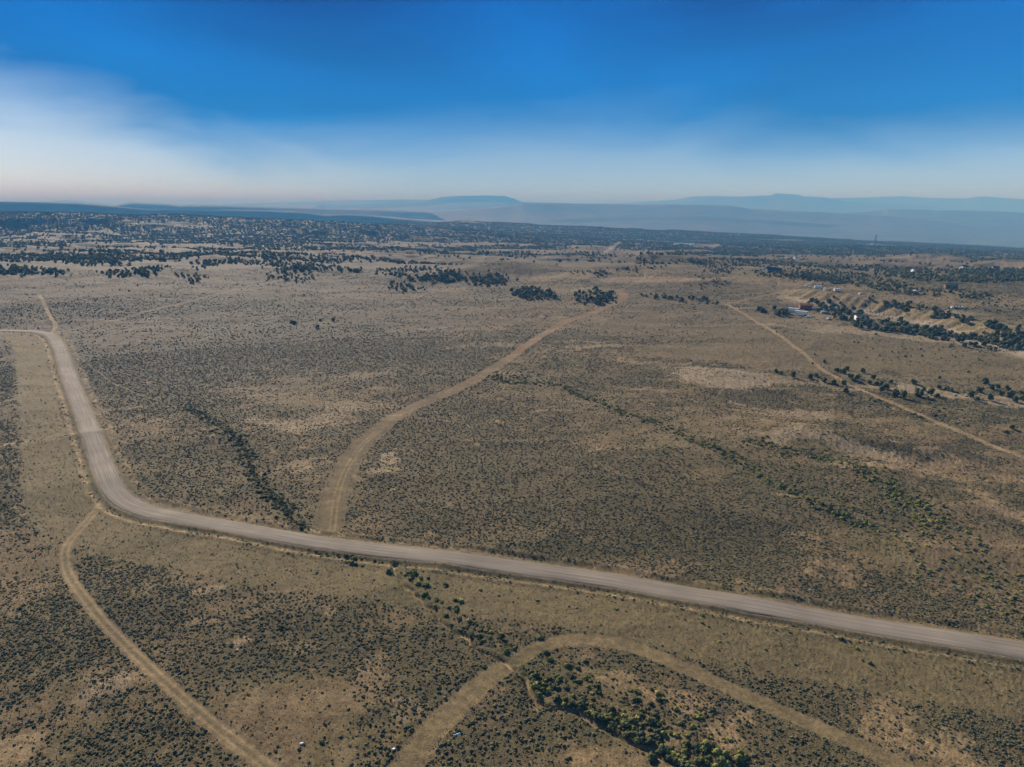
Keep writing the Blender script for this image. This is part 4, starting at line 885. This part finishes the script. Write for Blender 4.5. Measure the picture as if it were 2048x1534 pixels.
# ------------------------------------------------------------------ buildings and vehicles on the right
MW = plain('white_paint', (.80, .80, .78), .5, 0, .05); MRED = plain('red_boards', (.30, .075, .035), .8, 0, .2, 2); MROOF = plain('dark_roof', (.07, .07, .075), .7); MTAN = plain('tan_walls', (.42, .33, .22), .85); MRUST = plain('rusty_orange', (.45, .17, .05), .8)
MGL = plain('dark_glass', (.03, .035, .04), .2, 0, .02); MTY = plain('black_rubber', (.02, .02, .02), .9); MST = plain('grey_steel', (.35, .36, .38), .5, .5); MBL = plain('blue_grey_siding', (.12, .17, .24), .8); MBR = plain('brown_logs', (.16, .10, .06), .85); MPR = plain('pale_roof', (.62, .58, .50), .6)
class MB:
    def __init__(s): s.v = []; s.f = []
    def box(s, x0, x1, y0, y1, z0, z1):
        n = len(s.v); s.v += [(x, y, z) for z in (z0, z1) for y in (y0, y1) for x in (x0, x1)]
        s.f += [(n, n + 2, n + 3, n + 1), (n + 4, n + 5, n + 7, n + 6), (n, n + 1, n + 5, n + 4), (n + 2, n + 6, n + 7, n + 3), (n, n + 4, n + 6, n + 2), (n + 1, n + 3, n + 7, n + 5)]; return s
    def prism(s, prof, x0, x1, axis='x'):
        """profile (a, z) extruded along x"""
        n = len(s.v); k = len(prof)
        for x in (x0, x1): s.v += [((x, a, z) if axis == 'x' else (a, x, z)) for a, z in prof]
        s.f += [tuple(range(n, n + k)), tuple(range(n + 2 * k - 1, n + k - 1, -1))] + [(n + i, n + (i + 1) % k, n + k + (i + 1) % k, n + k + i) for i in range(k)]; return s
    def cyl(s, c, r, h, axis='z', seg=14, r2=None):
        n = len(s.v); r2 = r if r2 is None else r2
        for e, rr in ((0, r), (h, r2)):
            for i in range(seg):
                a = 2 * math.pi * i / seg; u, w_ = rr * math.cos(a), rr * math.sin(a)
                s.v.append({'z': (c[0] + u, c[1] + w_, c[2] + e), 'x': (c[0] + e, c[1] + u, c[2] + w_), 'y': (c[0] + u, c[1] + e, c[2] + w_)}[axis])
        s.f += [tuple(range(n + seg - 1, n - 1, -1)), tuple(range(n + seg, n + 2 * seg))] + [(n + i, n + (i + 1) % seg, n + seg + (i + 1) % seg, n + seg + i) for i in range(seg)]; return s
    def bar(s, p, q, r):
        p = Vector(p); q = Vector(q); d = (q - p).normalized(); a = d.orthogonal().normalized(); b_ = d.cross(a); n = len(s.v)
        for c_ in (p, q):
            for u, w_ in ((1, 1), (-1, 1), (-1, -1), (1, -1)): s.v.append(tuple(c_ + a * u * r + b_ * w_ * r))
        s.f += [(n, n + 1, n + 2, n + 3), (n + 7, n + 6, n + 5, n + 4)] + [(n + i, n + 4 + i, n + 4 + (i + 1) % 4, n + (i + 1) % 4) for i in range(4)]; return s
    def out(s, name, mat, parent=None, **props):
        me = bpy.data.meshes.new(name); me.from_pydata(s.v, [], s.f); me.update(); me.materials.append(mat)
        import bmesh
        bm = bmesh.new(); bm.from_mesh(me); bmesh.ops.recalc_face_normals(bm, faces=bm.faces); bm.to_mesh(me); bm.free()
        return link(name, me, parent, **props)
def at(px_, py_, dz=0):
    w_ = unproj([px_], [py_], H)[0]; return (float(w_[0]), float(w_[1]), float(H(np.array([w_[0]]), np.array([w_[1]]))[0]) + dz)
def root(name, px_, py_, rz, label, cat, group=None):
    o = link(name, None, None, at(px_, py_, -.1), rz, label=label, category=cat)
    if group: o['group'] = group
    return o
def trailer(px_, py_, rz, L_, label):
    o = root('box_trailer', px_, py_, rz, label, 'trailer', 'white semi trailers by the grove'); h = L_ / 2
    MB().box(-h, h, -1.25, 1.25, 1.25, 4.0).out('body', MW, o); MB().box(-h + .4, h - .4, -.5, .5, .85, 1.245).out('chassis', MST, o)
    d = MB(); d.box(h + .003, h + .05, -1.15, -.03, 1.4, 3.9).out('door', MST, o); MB().box(h + .003, h + .05, .03, 1.15, 1.4, 3.9).out('door', MST, o)
    for x in (h - 1.2, h - 2.4):
        for y_ in (-1.2, .95): MB().cyl((x, y_, .5), .5, .25, 'y').out('wheel', MTY, o)
    MB().box(-h + 1.5, -h + 1.7, -.9, -.75, .05, 1.2).box(-h + 1.5, -h + 1.7, .75, .9, .05, 1.2).out('landing_leg', MST, o)
def gable(name, px_, py_, rz, L_, W_, hw, hr, wall, roofm, label, cat='house', windows=2, group=None):
    o = root(name, px_, py_, rz, label, cat, group); l, w_ = L_ / 2, W_ / 2
    MB().prism([(-w_, -.8), (w_, -.8), (w_, hw), (0, hr), (-w_, hw)], -l, l).out('wall', wall, o)
    sl_ = (hr - hw) / w_; e = .5
    MB().prism([(-w_ - e, hw - sl_ * e + .03), (0, hr + .03), (w_ + e, hw - sl_ * e + .03), (w_ + e, hw - sl_ * e + .22), (0, hr + .22), (-w_ - e, hw - sl_ * e + .22)], -l - .4, l + .4).out('roof', roofm, o)
    MB().box(-.5, .5, -w_ - .06, -w_ - .003, 0, 2.1).out('door', MBR, o)
    for k_ in range(windows):
        x = -l + (k_ + .5) * L_ / windows
        if abs(x) < 1: x += 1.8
        MB().box(x - .6, x + .6, -w_ - .05, -w_ - .003, 1.0, 2.1).out('window', MGL, o)
    return o
def vehicle(px_, py_, rz, mat, label, cat='car', L_=4.6, pick=False, group=None):
    o = root('parked_pickup' if pick else 'parked_car', px_, py_, rz, label, cat, group); h = L_ / 2
    prof = [(-h, .4), (h, .4), (h, .95), (h - .2, 1.0), (h - 1.3, 1.05)] + ([(h - 1.9, 1.75), (h - 3.1, 1.75), (h - 3.3, 1.05)] if pick else [(h - 1.9, 1.55), (-h + .9, 1.6), (-h + .2, 1.05)]) + [(-h, 1.0)]
    MB().prism([(a, z) for a, z in prof], -.9, .9, 'x').out('body', mat, o)
    xs = (h - 3.0, h - 1.95) if pick else (-h + 1.0, h - 2.1)
    MB().box(-.92, -.903, xs[0], xs[1], 1.08, 1.5).box(.903, .92, xs[0], xs[1], 1.08, 1.5).out('window', MGL, o)
    for y_ in (-h + .9, h - .9):
        for x in (-.95, .72): MB().cyl((x, y_, .38), .38, .23, 'x').out('wheel', MTY, o)
trailer(1587, 624, R(-38), 9.5, 'white box trailer farther left of the two parked end to end')
trailer(1602, 630, R(-38), 11.5, 'longer white box trailer nearer to the camera beside the juniper clump')
vehicle(1616, 635, R(50), MW, 'white pickup truck parked at the end of the white trailers', 'truck', 5.4, True)
gable('barn', 1611, 616, R(-8), 12, 6, 3.2, 4.6, MRED, MRUST, 'long red barn behind the two white trailers', 'barn', 3)
gable('shed', 1647, 627, R(-10), 5, 3.2, 2.0, 2.7, MST, MPR, 'small pale metal shed right of the red barn', 'shed', 1)
gable('house', 1720, 639, R(-6), 8.5, 7, 3.4, 4.6, MW, MROOF, 'white cottage with dark roof among the junipers', 'house', 2)
vehicle(1623, 617.5, R(20), MW, 'white car parked beside the red barn')
vehicle(1658, 639, R(-70), MPR, 'pale tan car parked on bare dirt near the grove')
vehicle(1612, 573, R(70), MW, 'white car leftmost in the row on the terrace')
vehicle(1620, 575.5, R(65), MW, 'second white car from the left on the terrace')
vehicle(1628, 576.5, R(75), MST, 'grey car left of the camper on the terrace')
def camper(px_, py_, rz, label, L_=7):
    o = root('camper', px_, py_, rz, label, 'camper'); h = L_ / 2
    MB().prism([(-1.2, .7), (1.2, .7), (1.2, 2.9), (.9, 3.15), (-.9, 3.15), (-1.2, 2.9)], -h, h).out('body', MW, o)
    MB().box(-h + 1, -h + 2.2, -1.24, -1.203, 1.6, 2.4).out('window', MGL, o); MB().box(.6, 1.3, -1.24, -1.203, .8, 2.6).out('door', MST, o)
    for y_ in (-1.15, .9): MB().cyl((0, y_, .4), .4, .25, 'y').out('wheel', MTY, o)
    MB().bar((h, 0, .8), (h + 1.3, 0, .6), .06).out('hitch', MST, o)
camper(1636, 577, R(-15), 'white camper trailer standing in the row on the terrace')
camper(1674, 583, R(-12), 'white camper trailer at the right end of the terrace row', 6)
def tank(px_, py_, label, r=1.2, h=2.6, dome=False):
    o = root('water_tank', px_, py_, 0, label, 'tank'); MB().cyl((0, 0, 0), r, h).out('shell', MW, o); MB().cyl((0, 0, h + .002), r * 1.0, r * .45, r2=.18, seg=14).out('lid', MW, o)
tank(1649.5, 581, 'small white water tank in the middle of the terrace row', 1.1, 2.8); tank(1830, 587, 'white round tank alone on the far grassy slope', 1.9, 3.2)
vehicle(1662, 580, R(80), MBR, 'dark brown car beside the small water tank'); vehicle(1668, 581.5, R(70), MPR, 'pale car between the tank and the camper')
gable('shed', 1723, 588.5, R(-15), 5, 3, 1.3, 1.8, MW, MPR, 'low white shed alone behind the bank crest', 'shed', 1)
gable('shed', 1913, 616, R(-12), 9, 3, 1.2, 1.7, MPR, MPR, 'long low pale shed on the far right slope', 'shed', 2)
gable('house', 1541, 544, R(10), 14, 9, 3.6, 6.4, MBL, MROOF, 'large blue grey house on the wooded rise', 'house', 3)
gable('house', 1555, 543.5, R(5), 9, 7, 3.0, 4.8, MBL, MROOF, 'smaller blue house right of the large blue grey house', 'house', 2)
gable('house', 1832, 545, R(0), 11, 8, 3.4, 5.6, MW, MPR, 'white house in the distant woodland on the right', 'house', 2)
gable('barn', 1838, 545.5, R(40), 7, 6, 4.2, 6.4, MRUST, MRUST, 'orange barn beside the distant white house', 'barn', 1)
gable('house', 1927, 539, R(15), 10, 8, 4.4, 7.0, MW, MROOF, 'pale house with dark roof on the skyline of trees', 'house', 2)
gable('house', 1990, 540, R(-10), 9, 8, 3.6, 6.0, MTAN, MROOF, 'tan house at the far right among trees', 'house', 2)
gable('barn', 1901, 577, R(-20), 11, 8, 3.6, 5.6, MBR, MROOF, 'dark brown barn at the end of the reddish bank', 'barn', 2)
gable('shed', 1752, 531, R(10), 9, 6, 3, 4, MBR, MRUST, 'brown shed on the bare sandy rise', 'shed', 1)
# drill rig on its pad
rg = root('drill_rig', 1750, 489, 0, 'tall drilling rig tower on a pale pad on the far ridge', 'drill rig')
m = MB()
for s1 in (-1, 1):
    for s2 in (-1, 1): m.bar((s1 * 4, s2 * 4, 0), (s1 * 1.4, s2 * 1.4, 46), .45)
for k_ in range(7):
    z0 = k_ * 6.5; z1 = z0 + 6.5; r0 = 4 - 2.6 * z0 / 46; r1_ = 4 - 2.6 * z1 / 46
    for (a, b_) in (((-1, -1), (1, -1)), ((1, -1), (1, 1)), ((1, 1), (-1, 1)), ((-1, 1), (-1, -1))): m.bar((a[0] * r0, a[1] * r0, z0), (b_[0] * r1_, b_[1] * r1_, z1), .25)
m.out('mast', MBL, rg); MB().box(-9, 9, -6, 6, 0, 6).out('substructure', MBL, rg); MB().box(-26, -13, -4, 4, 0, 4).out('cabin', MW, rg); MB().box(14, 30, -4, 4, 0, 3).out('cabin', MTAN, rg)
for i, (a, b_) in enumerate(((1353, 489), (1362, 489), (1372, 489.5), (1384, 489.5))):
    gable('warehouse', a, b_, 0, 15, 10, 4, 5.5, MW if i != 1 else MTAN, MPR, ['white warehouse leftmost on the distant pale pad', 'tan warehouse second from left on the distant pad', 'white warehouse third from left on the distant pad', 'white warehouse rightmost on the distant pale pad'][i], 'warehouse', 2)
for (a, b_, lb) in ((1617, 505, 'white house halfway up the far wooded slope'), (1641, 506, 'pale house right of the road on the far wooded slope'), (1592, 517, 'small white house low on the far wooded slope'), (1478, 469, 'tiny white house at the top of the far ridge')):
    gable('house', a, b_, .2, 8, 6, 3, 4.6, MW, MPR, lb, 'house', 2)
# loose pale rocks and debris near the tracks
def rock(px_, py_, r_, label, mat):
    v, f = I1; rr = np.random.default_rng(int(px_)); v = v * (1 + rr.normal(0, .13, (len(v), 1))) * r_ * np.array([1.3, 1, .6]); p = at(px_, py_, .1)
    link('rock', mesh_np('rock', v, f, [mat]), None, p, 0.4, label=label, category='rock')
rock(603, 1488, .32, 'white rock in the lower left grass', MW); rock(788, 1499, .3, 'white rock beside the wide track at the bottom', MW)
rock(475, 1300, .25, 'pale rock beside a bare patch on the left', MPR); rock(1620, 1180, .25, 'pale rock just above the gravel road at the right', MPR)
pl = root('metal_sheet', 914, 1469, R(25), 'bent white metal sheet lying right of the wide track at the bottom', 'debris')
MB().prism([(-.35, 0), (0, .25), (.35, .02), (.35, .06), (0, .29), (-.35, .04)], -.7, .7).out('sheet', MW, pl)

# ------------------------------------------------------------------ haze
hz_ = MB().box(-60000, 60000, -30000, 60000, -262, 450).out('haze', plain('haze', (1, 1, 1)), kind='stuff')
hm = hz_.data.materials[0]; t = hm.node_tree
for n in list(t.nodes): t.nodes.remove(n)
pv = nd(t, 'ShaderNodeVolumePrincipled'); pv.inputs['Color'].default_value = (.22, .60, 1.0, 1); pv.inputs['Absorption Color'].default_value = (.85, .95, 1, 1); pv.inputs['Density'].default_value = 1.45e-4; pv.inputs['Anisotropy'].default_value = -.42
mo = nd(t, 'ShaderNodeOutputMaterial'); t.links.new(pv.outputs[0], mo.inputs['Volume'])
